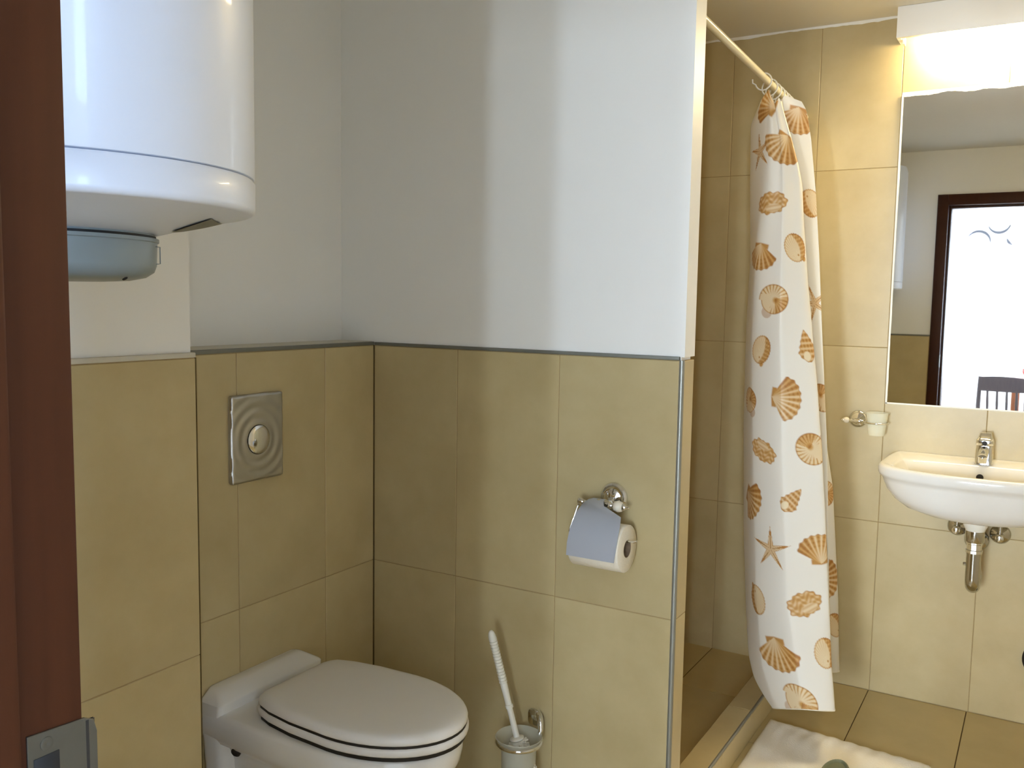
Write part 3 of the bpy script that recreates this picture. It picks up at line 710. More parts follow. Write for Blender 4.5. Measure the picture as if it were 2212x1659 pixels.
# drain trap
tp = thing('drain_trap', (-0.158, 3.08, 0.45), 'chrome bottle neck drain trap pipe running from basin to wall', 'drain pipe')
dx_, dy_ = -0.1590, 3.078
build('washer', G().lathe([(0.0345,0.6880),(0.0345,0.674),(0.0280,0.6610),(0.0270,0.6560)], (dx_,dy_,0), (0,0,1), 32), M['plastic'], tp, smooth=50)
build('tailpiece', G().lathe([(0.0272,0.6575),(0.0275,0.6550),(0.0275,0.6250),(0.0255,0.6220)], (dx_,dy_,0), (0,0,1), 32), M['pipe'], tp, smooth=50)
build('coupling_nut', G().lathe([(0.0190,0.6230),(0.0235,0.6210),(0.0235,0.6170),(0.0215,0.6150),(0.0215,0.5980),(0.0245,0.5965),(0.0245,0.5880),(0.0190,0.5860)], (dx_,dy_,0), (0,0,1), 10), M['chrome'], tp, smooth=20)
pth = [(dx_,dy_,0.592),(dx_,dy_,0.505)] + [(dx_+0.003*i/10, dy_+0.034-0.034*math.cos(math.pi*i/10), 0.5000-0.026*math.sin(math.pi*i/10)) for i in range(11)] + [(dx_-0.001,dy_+0.068,0.520),(dx_-0.003,dy_+0.070,0.555)] + [(dx_-0.004, dy_+0.070+0.03*math.sin(a), 0.555+0.03*(1-math.cos(a))) for a in (0.5,1.0,1.57)] + [(dx_-0.004,YB-0.001,0.585)]
build('bent_pipe', G().tube(pth, 0.0208, 24), M['pipe'], tp, smooth=60)
build('wall_rosette', G().lathe([(0.0370,0.0003),(0.0365,0.005),(0.032,0.012),(0.024,0.016),(0.0215,0.016)], (dx_-0.004,YB,0.585), (0,-1,0), 40), M['pipe'], tp, smooth=50)
build('clean_out_screw', G().lathe([(0.0055,0),(0.0055,0.009),(0.004,0.011)], (dx_-0.0175,dy_+0.004,0.548), (-1,-0.1,0), 8), M['pipe'], tp)
# angle valves
for i, (vx, vz, lab) in enumerate(((-0.2210,0.6225,'chrome angle valve left of the drain trap under the basin'), (-0.0965,0.6130,'chrome angle valve right of the drain trap under the basin'))):
    v = thing('angle_valve', (vx, YB, vz-0.03), lab, 'valve', 'angle valves under the basin')
    build('rosette', G().lathe([(0.0310,0.0003),(0.0305,0.006),(0.024,0.012),(0.012,0.016),(0.009,0.018)], (vx,YB,vz), (0,-1,0), 36), M['pipe'], v, smooth=50)
    build('body', G().lathe([(0.0095,0.010),(0.0100,0.030),(0.0125,0.032),(0.0125,0.048),(0.0085,0.050)], (vx,YB,vz), (0,-1,0), 24), M['pipe'], v, smooth=40)
    build('hand_wheel', G().lathe([(0.0085,0.048),(0.0125,0.052),(0.0132,0.066),(0.0125,0.075),(0.0085,0.077),(0.001,0.0775)], (vx-0.0,YB,vz), (0,-1,0), 12), M['chrome'], v, smooth=30)
    s_ = 1 if i == 0 else -1
    build('supply_hose', G().tube([(vx,YB-0.040,vz+0.008),(vx,YB-0.040,vz+0.030),(vx+s_*0.004,YB-0.041,vz+0.045),(vx+s_*0.008,YB-0.043,vz+0.058)], [0.0062,0.0060,0.0052,0.0052], 12), M['pipe'], v, smooth=60)

# ------------------------------------------------------------------ tumbler holder and glass
hx, hz = -0.5490, 0.9510
tmb = thing('tumbler_holder', (hx, YB, hz-0.03), 'chrome tumbler holder with ceramic knob on the tiles left of the basin', 'tumbler holder')
build('rosette', G().lathe([(0.0285,0.0003),(0.0295,0.004),(0.028,0.0075),(0.0245,0.0098),(0.022,0.0085),(0.014,0.012),(0.008,0.017),(0.001,0.0175)], (hx,YB,hz), (0,-1,0), 44), M['chrome'], tmb, smooth=50)
build('stem', G().lathe([(0.0085,0.010),(0.006,0.02),(0.0065,0.045),(0.009,0.05),(0.001,0.056)], (hx,YB,hz), (0,-1,-0.05), 20), M['chrome'], tmb, smooth=50)
cyk = YB-0.050
build('cross_bar', G().lathe([(0.004,0.024),(0.0055,0.018),(0.0080,0.013),(0.0065,0.008),(0.0092,0),(0.0065,-0.008),(0.0085,-0.012),(0.0055,-0.017),(0.005,-0.021)], (hx,cyk,hz-0.001), (1,0,0), 22), M['chrome'], tmb, smooth=60)
build('ceramic_knob', G().lathe([(0.005,-0.020),(0.0095,-0.024),(0.0105,-0.031),(0.0085,-0.037),(0.0055,-0.0395)], (hx,cyk,hz-0.001), (1,0,0), 22), M['ceramic_ball'], tmb, smooth=60)
build('knob_tip', G().lathe([(0.0075,-0.038),(0.0080,-0.0405),(0.004,-0.046),(0.0008,-0.0500)], (hx,cyk,hz-0.001), (1,0,0), 18), M['chrome'], tmb, smooth=60)
gx, gy = -0.4800, YB-0.0545
rp = [(gx+0.0345*math.cos(math.radians(t)), gy+0.0345*math.sin(math.radians(t)), hz-0.002) for t in range(180,541,10)]
build('ring', G().tube([(hx+0.020,cyk,hz-0.001),(hx+0.030,cyk,hz-0.0015)]+rp[1:], 0.0030, 10), M['chrome'], tmb, smooth=60)
gl = thing('glass_tumbler', (gx, gy, 0.906), 'frosted glass tumbler standing in the chrome wall ring', 'tumbler')
n = 48
def gr(r, z): return [(gx+r*math.cos(2*math.pi*i/n), gy+r*math.sin(2*math.pi*i/n), z) for i in range(n)]
g = G(); g.loft([gr(0.020,0.9055), gr(0.0245,0.9065), gr(0.0262,0.911), gr(0.0315,0.952), gr(0.0350,0.983), gr(0.0335,0.983), gr(0.0298,0.952), gr(0.0245,0.914), gr(0.018,0.911)], True, True)
build('cup', g, M['frost'], gl, smooth=50)

# ------------------------------------------------------------------ curtain rod, rings, shower curtain
RXX = -0.775
rd = thing('curtain_rod', (RXX, 2.6, 1.98), 'cream curtain rod spanning from partition to the back wall', 'curtain rod')
def rodz(y): return 2.0327-0.044*(y-2.220)
build('tube', G().tube([(RXX,YP+TP_+0.002,rodz(YP+TP_)),(RXX,2.6,rodz(2.6)),(RXX,YB-0.0008,rodz(YB))], 0.0105, 24), M['rod'], rd, smooth=60)
build('end_flange', G().lathe([(0.020,0.0005),(0.020,0.006),(0.014,0.010),(0.0112,0.018)], (RXX,YP+TP_,rodz(YP+TP_)), (0,1,0), 24), M['plastic'], rd, smooth=50)
ORD = ['', 'second', 'third', 'fourth', 'fifth', 'sixth', 'seventh', 'eighth']
ring_y = [2.742, 2.812, 2.856, 2.895, 2.935, 2.975, 3.015, 3.060]
for k, yy in enumerate(ring_y):
    zc = rodz(yy)-0.0105; tilt = (0.35, 0.2, 0.1, 0.05, 0.1, 0.0, 0.08, 0.05)[k]
    pts = []
    a1 = 480 if k else 468
    for t in range(150 if k == 0 else 120, a1, 8):
        u = 0.0245*math.cos(math.radians(t)); w = 0.0245*math.sin(math.radians(t))
        pts.append((RXX+u, yy-tilt*u, zc+w-0.002))
    if k == 0:
        pts = [(RXX+0.0245*math.cos(math.radians(t)), yy-0.10*math.cos(math.radians(t))*0.0245, zc-0.002+0.0245*math.sin(math.radians(t))) for t in range(100,-170,-8)]
        pts += [(RXX-0.033, yy+0.002, zc-0.003), (RXX-0.034, yy+0.002, zc+0.008)]
    lab = 'open white plastic curtain ring nearest the partition, its hook end free' if k == 0 else ORD[k]+' white plastic curtain ring counted from the partition end of the rod'
    build('curtain_ring', G().tube(pts, 0.0021, 10), M['plastic'], None, 60, label=lab, cat='curtain ring', group='curtain rings on the rod')

CC = [  # fold lines of the hanging cloth, from the free edge round to the back wall, top to hem
 [(-0.800,2.800,1.950), (-0.800,2.860,1.700), (-0.790,2.870,1.0), (-0.760,2.860,0.40), (-0.720,2.800,0.160), (-0.690,2.760,0.125)],
 [ (-0.779,2.740,1.956), (-0.813,2.755,1.883), (-0.810,2.765,1.699), (-0.801,2.770,1.476), (-0.808,2.780,1.278), (-0.808,2.790,0.988), (-0.793,2.790,0.620), (-0.774,2.790,0.353), (-0.757,2.775,0.232), (-0.733,2.755,0.173), (-0.701,2.735,0.139), (-0.673,2.715,0.119), (-0.659,2.705,0.111) ],
 [ (-0.749,2.690,1.968), (-0.745,2.675,1.892), (-0.742,2.670,1.692), (-0.758,2.675,1.526), (-0.762,2.685,1.363), (-0.764,2.695,1.197), (-0.744,2.690,0.863), (-0.717,2.690,0.438), (-0.689,2.685,0.241), (-0.656,2.680,0.163), (-0.628,2.670,0.129) ],
 [(-0.723,2.680,1.932), (-0.700,2.670,1.814), (-0.685,2.660,1.681), (-0.672,2.650,1.284), (-0.648,2.650,0.879), (-0.616,2.650,0.468), (-0.551,2.630,0.162)],
 [(-0.710,2.700,1.941), (-0.686,2.700,1.857), (-0.652,2.700,1.743), (-0.641,2.710,1.685), (-0.629,2.710,1.552), (-0.611,2.710,1.392), (-0.593,2.710,1.258), (-0.570,2.710,1.084), (-0.547,2.710,0.881), (-0.528,2.710,0.677), (-0.510,2.710,0.471), (-0.494,2.700,0.309), (-0.472,2.680,0.158)],
 [(-0.738,2.820,1.968), (-0.726,2.840,1.884), (-0.702,2.850,1.766), (-0.686,2.860,1.564), (-0.655,2.860,1.281), (-0.627,2.860,1.067), (-0.600,2.860,0.853), (-0.573,2.860,0.564), (-0.548,2.860,0.272), (-0.528,2.840,0.134)],
 [(-0.685,2.840,1.965), (-0.670,2.840,1.937), (-0.652,2.840,1.837), (-0.630,2.840,1.671), (-0.611,2.840,1.478), (-0.595,2.840,1.283), (-0.579,2.840,1.101), (-0.560,2.840,0.889), (-0.546,2.840,0.646), (-0.537,2.840,0.502), (-0.528,2.840,0.356), (-0.516,2.830,0.156)],
 [(-0.733,2.980,1.975), (-0.709,2.980,1.863), (-0.686,2.980,1.689), (-0.663,2.980,1.485), (-0.643,2.980,1.279), (-0.626,2.980,1.088), (-0.607,2.980,0.865), (-0.589,2.980,0.609), (-0.573,2.980,0.382), (-0.556,2.980,0.144)],
 [(-0.728,3.040,1.975), (-0.722,3.040,1.955), (-0.710,3.040,1.873), (-0.686,3.040,1.695), (-0.666,3.040,1.487), (-0.647,3.040,1.278), (-0.627,3.040,1.083), (-0.601,3.040,0.872), (-0.578,3.040,0.752), (-0.559,3.040,0.554), (-0.542,3.040,0.370), (-0.533,3.040,0.215), (-0.528,3.040,0.139)],
 [(-0.762,3.215,1.965), (-0.760,3.245,1.890), (-0.745,3.255,1.492), (-0.720,3.258,1.072), (-0.700,3.258,0.726), (-0.680,3.258,0.328), (-0.670,3.258,0.120)],
]
NR = 880
def resample(c):
    P = np.array(c); z = P[:,2]; tt = (z[0]-z)/(z[0]-z[-1]); t = np.linspace(0,1,NR)
    out = np.stack([np.interp(t, tt, P[:,k]) for k in range(3)], 1)
    kern = np.hanning(31); kern /= kern.sum()
    for k in (0,1):
        pad = np.concatenate([2*out[0,k]-out[15:0:-1,k], out[:,k], 2*out[-1,k]-out[-2:-17:-1,k]])
        out[:,k] = np.convolve(pad, kern, 'valid')
    return out
K = np.stack([resample(c) for c in CC], 1)            # rows x fold lines x 3
Kp = np.concatenate([2*K[:,:1]-K[:,1:2], K, 2*K[:,-1:]-K[:,-2:-1]], 1)
SUB = [14, 34, 52, 56, 30, 40, 24, 34, 18]
cols = []; seg_end = [0]
for s_, n_ in enumerate(SUB):
    p0, p1, p2, p3 = (Kp[:,s_+i] for i in range(4))
    for i in range(n_ + (1 if s_ == len(SUB)-1 else 0)):
        t = i/n_; tn = 0.26
        m1, m2 = tn*(p2-p0), tn*(p3-p1)
        cols.append((2*t**3-3*t*t+1)*p1 + (t**3-2*t*t+t)*m1 + (-2*t**3+3*t*t)*p2 + (t**3-t*t)*m2)
    seg_end.append(len(cols) if s_ < len(SUB)-1 else len(cols)-1)
P = np.stack(cols, 1)                                  # rows x cols x 3
NC = P.shape[1]
# soft creases and ripples in the cloth
rr_ = np.linspace(0,1,NR)[:,None]; uu_ = np.linspace(0,1,NC)[None,:]
P[:,:,1] += 0.0035*np.sin(uu_*46+rr_*5)*np.clip(1-rr_*2.2,0,1) + 0.0016*np.sin(rr_*60+uu_*23)*np.exp(-((uu_-0.52)/0.08)**2)
# the top hem sags between the rings
P[:,:,2] -= 0.016*np.abs(np.sin(uu_*NC/21.0))*np.clip(1-rr_*14,0,1)
dU = np.linalg.norm(np.diff(P[:,:,:2],axis=1),axis=2); Uc = np.concatenate([np.zeros((NR,1)), np.cumsum(dU,1)],1)

BASE = np.array(srgb(245,241,230)[:3]); DARK = np.array(srgb(170,114,52)[:3]); MID = np.array(srgb(206,158,92)[:3]); LIT = np.array(srgb(242,226,190)[:3])
def mix(a, b, t): return a[None]*(1-t[:,None])+b[None]*t[:,None]
def soft(d, w=0.05): return np.clip(0.5-d/w, 0, 1)
def motif(kind, x, y):
    """x right, y up, unit size -> (coverage, tone 0 cream .. 1 dark)"""
    if kind == 'scallop':
        yy = y+0.85; r = np.hypot(x,yy); a = np.arctan2(x,yy)
        R = 1.66*(1-0.10*(a/0.95)**4)*(1+0.022*np.cos(a*26))
        body = soft(np.maximum(r-R, np.abs(a)*1.0-1.02+0.0*r), 0.06)
        ear = soft(np.maximum(np.abs(x)-0.55, np.abs(yy-0.16)-0.20+0.10*np.abs(x)), 0.08)
        ribs = 0.5+0.5*np.cos(a*26)
        tone = 0.20+0.55*ribs*np.clip((r-0.25)/0.9,0,1) + 0.35*np.clip((-a-0.1)/0.8,0,1) + 0.2*(np.sin(r*26)>0.2)*(r>0.95)*ribs
        tone = np.where(body > 0.5, tone, 0.75)
        tone += 0.5*np.clip((r-R+0.07)/0.07,0,1)*(body>0.3)
        return np.maximum(body, ear), np.clip(tone,0,1)
    if kind == 'star':
        a = np.arctan2(x,y); r = np.hypot(x,y); k_ = np.abs((a/(2*np.pi)*5+0.5)%1-0.5)*2
        R = 1.05*0.235/(0.235+k_*0.78)*(1-0.02*k_)
        R = np.maximum(R, 0.24)
        cov = soft(r-R, 0.05); e = (R-r)/np.maximum(R,0.05)
        tone = 0.25+0.65*(np.abs(k_-0.0)<0.10)*(r<0.9)+0.75*np.clip(1-(R-r)/0.055,0,1)+0.15*np.clip(0.5-r,0,1)
        return cov, np.clip(tone,0,1)
    if kind == 'nautilus':
        a = np.arctan2(y,x); r = np.hypot(x*1.0,y*1.05)
        R = 0.84+0.16*((a+np.pi)/(2*np.pi))
        tail = soft(np.maximum(np.hypot(x+0.45,(y+0.72))-0.34, -0.0*x), 0.06)
        cov = np.maximum(soft(r-R,0.05), tail)
        sp = (np.log(np.maximum(r,0.03))*2.2 - a)
        tone = 0.15+0.45*np.clip(np.sin(a*22+r*5)*1.2,0,1)*np.clip((r-0.28)/0.4,0,1)*((x>-0.25)|(y>0.35)) + 0.7*np.clip(1-(R-r)/0.09,0,1) + 0.7*np.clip(1-np.hypot(x-0.12,y+0.02)/0.24,0,1)
        tone += 0.35*((x > 0.1)&(y < 0.1))
        return cov, np.clip(tone,0,1)
    if kind == 'argonaut':
        xx = x*1.28; r = np.hypot(xx,y); a = np.arctan2(y+0.55,xx+0.1)
        R = 0.96*(1+0.018*np.cos(np.arctan2(y,xx)*30))
        cov = soft(r-R,0.05)
        rim = np.clip((xx-0.45*np.cos(y*1.4)+0.15)/0.12,0,1)
        d = np.hypot(xx-0.05,y+0.52)
        tone = 0.10+0.22*(0.5+0.5*np.sin(a*38))*np.clip(d,0,1)+0.6*rim*(0.75+0.25*np.sin(y*24))+0.6*np.clip(1-(R-r)/0.11,0,1)+1.0*np.clip(1-d/0.10,0,1)
        lobe = soft(np.hypot(xx-0.42,y+0.86)-0.2,0.06)
        return np.maximum(cov,lobe), np.clip(np.where(cov>0.4,tone,0.6),0,1)
    if kind == 'whelk':
        w_ = 0.60*np.clip((0.98-y)/1.35,0,1)**0.8*np.clip((y+1.02)/0.55,0,1)**0.6*(1+0.07*np.cos(y*19))
        cov = soft(np.abs(x)-w_,0.06)*(np.abs(y)<1)
        band = 0.5+0.5*np.cos(y*19+x*2.2)
        tone = 0.30+0.55*band+0.2*np.sin(x*30)*band
        ap = soft(np.hypot((x+0.12)*1.6,(y+0.62)*1.25)-0.40,0.08)
        tone = np.where(ap>0.5, 0.03+0.5*np.clip(np.hypot((x+0.12)*1.6,(y+0.62)*1.25)/0.40-0.75,0,1)*3, tone)
        return cov, np.clip(tone+0.35*np.clip(1-(w_-np.abs(x))/0.08,0,1),0,1)
    # murex
    xx = x*0.92+0.25*y; yy = y*1.18-0.18*x
    a = np.arctan2(yy,xx); r = np.hypot(xx,yy)
    R = 0.86*(1+0.05*np.cos(a*13)+0.05*np.cos(a*7+1)+0.10*np.cos(a*2))
    cov = soft(r-R,0.06)
    tex = 0.5+0.5*np.sin(yy*15+1.6*np.sin(xx*9))*np.cos(xx*12-yy*4)
    tone = 0.42+0.5*(tex-0.3)
    ap = soft(np.hypot((xx-0.12)*1.1,(yy+0.38)*1.7)-0.50,0.12)
    tone = tone*(1-ap)+ap*(0.12+0.3*(0.5+0.5*np.sin(yy*20)))
    return cov, np.clip(tone+0.4*np.clip(1-(R-r)/0.09,0,1),0,1)

MOT = [
 ('star',-0.764,1.786,0.0584,10,0), ('scallop',-0.695,1.789,0.0525,145,0), ('murex',-0.718,1.632,0.0482,0,0), ('argonaut',-0.646,1.646,0.0460,200,1),
 ('argonaut',-0.646,1.504,0.0438,20,0), ('scallop',-0.749,1.478,0.0467,170,0), ('nautilus',-0.695,1.353,0.0496,0,0), ('star',-0.621,1.345,0.0582,20,1),
 ('argonaut',-0.731,1.206,0.0452,-20,0), ('whelk',-0.602,1.222,0.0482,10,0), ('nautilus',-0.767,1.049,0.0438,60,0), ('scallop',-0.646,1.067,0.0525,-95,0),
 ('nautilus',-0.586,1.060,0.0460,120,1), ('murex',-0.711,0.906,0.0467,150,0), ('nautilus',-0.574,0.924,0.0525,150,0), ('scallop',-0.749,0.743,0.0540,-120,0),
 ('whelk',-0.617,0.772,0.0438,-40,0), ('star',-0.675,0.615,0.0642,0,0), ('scallop',-0.540,0.629,0.0525,5,0), ('argonaut',-0.717,0.445,0.0467,190,0),
 ('murex',-0.570,0.465,0.0525,20,0), ('scallop',-0.638,0.299,0.0584,188,0), ('argonaut',-0.506,0.324,0.0467,10,0), ('nautilus',-0.561,0.178,0.0555,-20,0),
 ('scallop',-0.570,0.456,0.0530,-90,2), ('argonaut',-0.542,0.298,0.0449,30,2), ('nautilus',-0.591,0.731,0.0482,20,2),
 ('scallop',-0.747,1.922,0.0496,60,0), ('scallop',-0.698,1.894,0.0490,160,1), ('murex',-0.742,1.971,0.0353,0,2),
]
LAY = [(seg_end[1], seg_end[4]), (seg_end[5], seg_end[6]+12), (seg_end[7], seg_end[8]+10)]
color = np.tile(BASE, (NR*NC,1)).reshape(NR,NC,3)
for kd, mx_, mz_, ms_, rot, ly in MOT:
    a0, a1 = LAY[ly]
    row = int(np.argmin(np.abs(P[:,(a0+a1)//2,2]-mz_)))
    c0 = a0+int(np.argmin(np.abs(P[row,a0:a1,0]-mx_)))
    for _ in range(2):
        row = int(np.argmin(np.abs(P[:,c0,2]-mz_))); c0 = a0+int(np.argmin(np.abs(P[row,a0:a1,0]-mx_)))
    lo, hi = max(0,row-90), min(NR,row+90)
    A0, A1 = max(0,a0-20), min(NC,a1+20)
    du = (Uc[lo:hi,A0:A1]-Uc[lo:hi,c0:c0+1]); dv = P[lo:hi,A0:A1,2]-mz_
    s_ = ms_*1.0
    ca, sa = math.cos(math.radians(rot)), math.sin(math.radians(rot))
    x = ((du*ca+dv*sa)/s_).ravel(); y = ((-du*sa+dv*ca)/s_).ravel()
    inside = (np.abs(x) < 1.25)&(np.abs(y) < 1.25)
    if not inside.any(): continue
    cov, tone = motif(kd, x, y); cov = cov*inside
    tone = tone**1.15*0.95
    cc = np.where((tone < 0.5)[:,None], mix(LIT, MID, np.clip(tone*2,0,1)), mix(MID, DARK, np.clip(tone*2-1,0,1)))
    sub = color[lo:hi,A0:A1].reshape(-1,3)
    sub = sub*(1-cov[:,None]) + cc*cov[:,None]
    color[lo:hi,A0:A1] = sub.reshape(hi-lo,A1-A0,3)

me = bpy.data.meshes.new('shower_curtain')
me.vertices.add(NR*NC); me.vertices.foreach_set('co', (P-np.array([-0.65,2.8,0.11])).astype(np.float32).ravel())
idx = np.arange(NR*NC).reshape(NR,NC)
quads = np.stack([idx[:-1,:-1], idx[1:,:-1], idx[1:,1:], idx[:-1,1:]], -1).reshape(-1,4)
nf = len(quads)
me.loops.add(nf*4); me.loops.foreach_set('vertex_index', quads.ravel().astype(np.int32))
me.polygons.add(nf); me.polygons.foreach_set('loop_start', np.arange(0,nf*4,4,dtype=np.int32)); me.polygons.foreach_set('loop_total', np.full(nf,4,dtype=np.int32))
me.polygons.foreach_set('use_smooth', np.ones(nf,dtype=bool))
me.update(calc_edges=True)
at_ = me.color_attributes.new('print','FLOAT_COLOR','POINT')
at_.data.foreach_set('color', np.concatenate([color.reshape(-1,3), np.ones((NR*NC,1))],1).astype(np.float32).ravel())
me.materials.append(M['curtain'])
sh = thing('shower_curtain', (-0.65,2.8,0.11), 'white shower curtain printed with brown seashells and starfish, drawn aside', 'shower curtain')
cu = bpy.data.objects.new('cloth', me); COL.objects.link(cu)
cu.parent = sh
hem = []
for c in range(seg_end[1], seg_end[8]): hem.append(tuple(P[-1,c]+np.array([0,-0.0008,0.001])))
build('bottom_hem', G().tube(hem, 0.0014, 6), M['paper'], sh, smooth=60)

# ------------------------------------------------------------------ bath mat, slipper, dark fitting
n1, n2 = 90, 110
c00, c10, c11, c01 = (np.array(v) for v in ((-0.6985,2.8500),(-0.2190,2.8050),(-0.255,2.150),(-0.700,2.175)))
r_ = np.random.default_rng(21)
g = G(); top = []; bot = []
rough = np.convolve(r_.normal(0,1,n1+20), np.ones(7)/7,'same')
for j in range(n2+1):
    for i in range(n1+1):
        u, v = i/n1, j/n2
        q = (1-u)*(1-v)*c00+u*(1-v)*c10+u*v*c11+(1-u)*v*c01
        edge = min(u,1-u,v,1-v)
        z = 0.0035+0.009*min(1,edge/0.03)**0.5 + 0.0014*math.sin(u*17+v*9+1.2*math.sin(v*14))*min(1,edge/0.08) + 0.0011*math.sin(v*31-u*12)*min(1,edge/0.08) + 0.0016*math.sin(u*62+3*math.sin(v*9))*math.sin(v*5+u*3)
        wob = 0.004*rough[i]*(1-v) if j < 3 else 0
        top.append((q[0], q[1]+wob, max(z,0.002)))
g.v = top
g.f = [(j*(n1+1)+i, j*(n1+1)+i+1, (j+1)*(n1+1)+i+1, (j+1)*(n1+1)+i) for j in range(n2) for i in range(n1)]
border = [i for i in range(n1+1)] + [j*(n1+1)+n1 for j in range(1,n2+1)] + [n2*(n1+1)+i for i in range(n1-1,-1,-1)] + [j*(n1+1) for j in range(n2-1,0,-1)]
b0 = len(g.v); g.v += [(top[k][0], top[k][1], 0.0005) for k in border]; nb = len(border)
g.f += [(border[i], b0+i, b0+(i+1)%nb, border[(i+1)%nb]) for i in range(nb)] + [tuple(b0+i for i in range(nb))]
build('bath_mat', g, M['towel'], None, 70, label='crumpled white towelling bath mat on the floor beside the shower kerb', cat='bath mat')

sl = thing('slipper', (-0.44,2.60,0.016), 'grey green plastic slipper with raised rim lying on the white mat', 'slipper')
def sring(s, z, n=40):
    out = []
    for i in range(n):
        a = 2*math.pi*i/n; y = math.sin(a); w = 0.036+0.008*math.cos((1-y)*1.6)
        out.append((-0.4405+(w+s)*math.cos(a), 2.512+(0.118+s)*y, z))
    return out
g = G(); g.loft([sring(-0.004,0.017), sring(0,0.020), sring(0.001,0.032), sring(-0.001,0.041), sring(-0.004,0.043), sring(-0.008,0.041), sring(-0.011,0.036), sring(-0.03,0.0355)])
build('sole', g, M['slipper'], sl, smooth=45)
g = G(); rings = []
for j in range(9):
    t = j/8; y = 2.422+0.075*t; rings.append([(-0.4405+0.044*math.cos(a), y, 0.036+(0.030+0.012*math.sin(t*math.pi))*math.sin(a)) for a in [math.pi*i/14 for i in range(15)]])
outer = rings; inner = [[(x+(-0.4405-x)*0.08, y, z-0.003) for x,y,z in r] for r in rings]
g.loft([o_+list(reversed(i_)) for o_, i_ in zip(outer, inner)])
build('strap', g, M['slipper'], sl, smooth=50)

wc2 = thing('round_wall_fitting', (0.046, YB, 0.163), 'dark round fitting low on the back wall below the basin', 'wall fitting')
build('cover', G().lathe([(0.058,0.0003),(0.058,0.010),(0.052,0.018),(0.030,0.024),(0.001,0.025)], (0.046,YB,0.221), (0,-1,0), 36), M['rubber_and_shade'], wc2, smooth=50)
build('centre_screw', G().lathe([(0.007,0.024),(0.006,0.027),(0.001,0.0272)], (0.046,YB,0.221), (0,-1,0), 16), M['satin'], wc2)

# ------------------------------------------------------------------ living room things seen in the mirror
va = thing('window_valance', (0.3,-4.70,1.95), 'pale valance printed with grey rings over the bright window', 'valance')
g = G(); A_ = []; n = 120
for i in range(n+1):
    x = -1.0+2.7*i/n; A_.append((x, -4.70+0.006*math.sin(x*40)))
g.loft([[(x,y,2.2470),(x,y,1.99),(x,y-0.002,1.99),(x,y-0.002,2.2470)] for x,y in A_])
build('cloth', g, M['sheer'], va, smooth=50)
for cx_, cz_, r, a0, a1 in ((-0.735,2.045,0.118,150,-5),(-0.540,2.255,0.110,200,350),(-0.36,2.10,0.10,190,245),(-0.20,2.04,0.118,150,0),(-0.02,2.255,0.110,200,350),(0.2,2.06,0.12,150,20),(0.42,2.25,0.11,200,340)):
    pts = [(cx_+r*math.cos(math.radians(a0+(a1-a0)*i/24)), cz_+r*math.sin(math.radians(a0+(a1-a0)*i/24))) for i in range(25)]
    wd_ = [0.006+0.022*math.sin(math.pi*i/24) for i in range(25)]
    g = G(); g.loft([[(cx_+(x-cx_)*(1+w/r/2), -4.690, min(2.246,cz_+(z-cz_)*(1+w/r/2))),(cx_+(x-cx_)*(1-w/r/2), -4.690, min(2.246,cz_+(z-cz_)*(1-w/r/2))),(cx_+(x-cx_)*(1-w/r/2), -4.693, min(2.246,cz_+(z-cz_)*(1-w/r/2))),(cx_+(x-cx_)*(1+w/r/2), -4.693, min(2.246,cz_+(z-cz_)*(1+w/r/2)))] for (x,z),w in zip(pts,wd_)])
    build('ring_print', g, M['grey_print'], va, smooth=0)
g = G(); A_ = []
for i in range(81):
    t = i/80; A_.append((-1.14+0.30*t, -4.62+0.022*math.sin(t*2*math.pi*6)))
g.loft([[(x,y,2.24),(x+0.06*0,y,0.1),(x,y-0.002,0.1),(x,y-0.002,2.24)] for x,y in A_])
build('side_curtain', g, M['sheer'], None, 60, label='narrow gathered sheer curtain at the left side of the bright window', cat='curtain')
build('curtain_rail', G().box(-1.2,1.8,-4.66,-4.63,2.225,2.249), M['plastic'], None, 0, label='white curtain rail along the living room ceiling', cat='curtain rail')

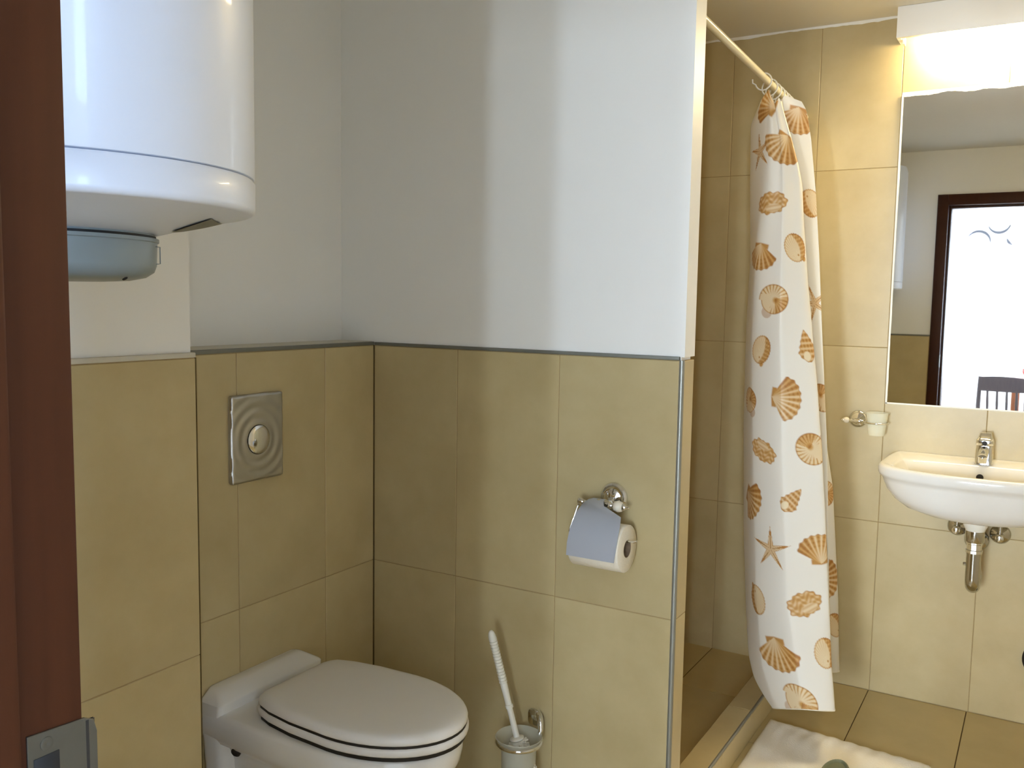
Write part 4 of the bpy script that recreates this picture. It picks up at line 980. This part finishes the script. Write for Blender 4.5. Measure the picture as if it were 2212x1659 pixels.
tbl = thing('dining_table', (0.25,-2.6,0), 'dining table with red cloth in the bright living room', 'table')
build('table_top', G().box(-0.30,0.95,-3.0,-2.25,0.700,0.735), M['table_wood'], tbl, bevel=0.004)
for lx in (-0.25,0.88):
    for ly in (-2.94,-2.32): build('leg', G().box(lx-0.0,lx+0.05,ly,ly+0.05,0,0.700), M['table_wood'], tbl, bevel=0.003)
g = G(); g.loft([rrect(-0.27,0.50,-2.95,-2.30,0.03,0.7352,4), rrect(-0.27,0.50,-2.95,-2.30,0.03,0.741,4), rrect(-0.26,0.49,-2.94,-2.31,0.03,0.7425,4)])
build('red_tablecloth', g, M['red'], None, 40, label='folded red cloth lying on the dining table', cat='cloth')
bk = G(); bk.lathe([(0.05,0.7428),(0.075,0.755),(0.088,0.79),(0.09,0.815),(0.084,0.815),(0.07,0.765),(0.02,0.752)], (-0.10,-2.55,0), (0,0,1), 28)
build('fruit_bowl', bk, M['red'], None, 50, label='small red bowl standing on the red cloth', cat='bowl')

def make_chair(x0, y0, rz, label):
    c = thing('dining_chair', (0,0,0), label, 'chair', 'dining chairs in the living room')
    seat = G(); seat.loft([rrect(-0.19,0.19,-0.20,0.20,0.03,0.430,4), rrect(-0.20,0.20,-0.21,0.21,0.03,0.438,4), rrect(-0.20,0.20,-0.21,0.21,0.03,0.455,4), rrect(-0.19,0.19,-0.20,0.20,0.03,0.462,4)])
    build('seat', seat, M['chair_wood'], c, smooth=40)
    for sx in (-1,1):
        build('leg', G().tube([(sx*0.17,-0.18,0.435),(sx*0.19,-0.21,0)], [0.018,0.013], 10), M['chair_wood'], c)
        build('leg', G().tube([(sx*0.205,0.25,0),(sx*0.175,0.19,0.44),(sx*0.170,0.215,0.64),(sx*0.165,0.245,0.775)], [0.014,0.018,0.017,0.014], 10), M['chair_wood'], c)
    g = G(); g.loft([[(x,0.222-0.018*(1-(x/0.17)**2)*-1,0.655),(x,0.240+0.018*(1-(x/0.17)**2),0.655),(x,0.258+0.018*(1-(x/0.17)**2),0.770+0.012*(1-(x/0.17)**2)),(x,0.240+0.018*(1-(x/0.17)**2),0.770+0.012*(1-(x/0.17)**2))] for x in [-0.17+0.34*i/12 for i in range(13)]])
    build('top_rail', g, M['chair_wood'], c, smooth=40)
    for k in range(4):
        x = -0.105+0.07*k
        build('spindle', G().tube([(x,0.18,0.458),(x,0.215,0.56),(x,0.246,0.662)], [0.009,0.011,0.009], 8), M['chair_wood'], c)
    c.location = (x0,y0,0); c.rotation_euler = (0,0,rz)
    return c
make_chair(-0.29,-2.02,0.05,'dark wooden spindle back chair nearest the bathroom door')
make_chair(0.22,-2.05,-0.06,'dark wooden spindle back chair further right at the dining table')
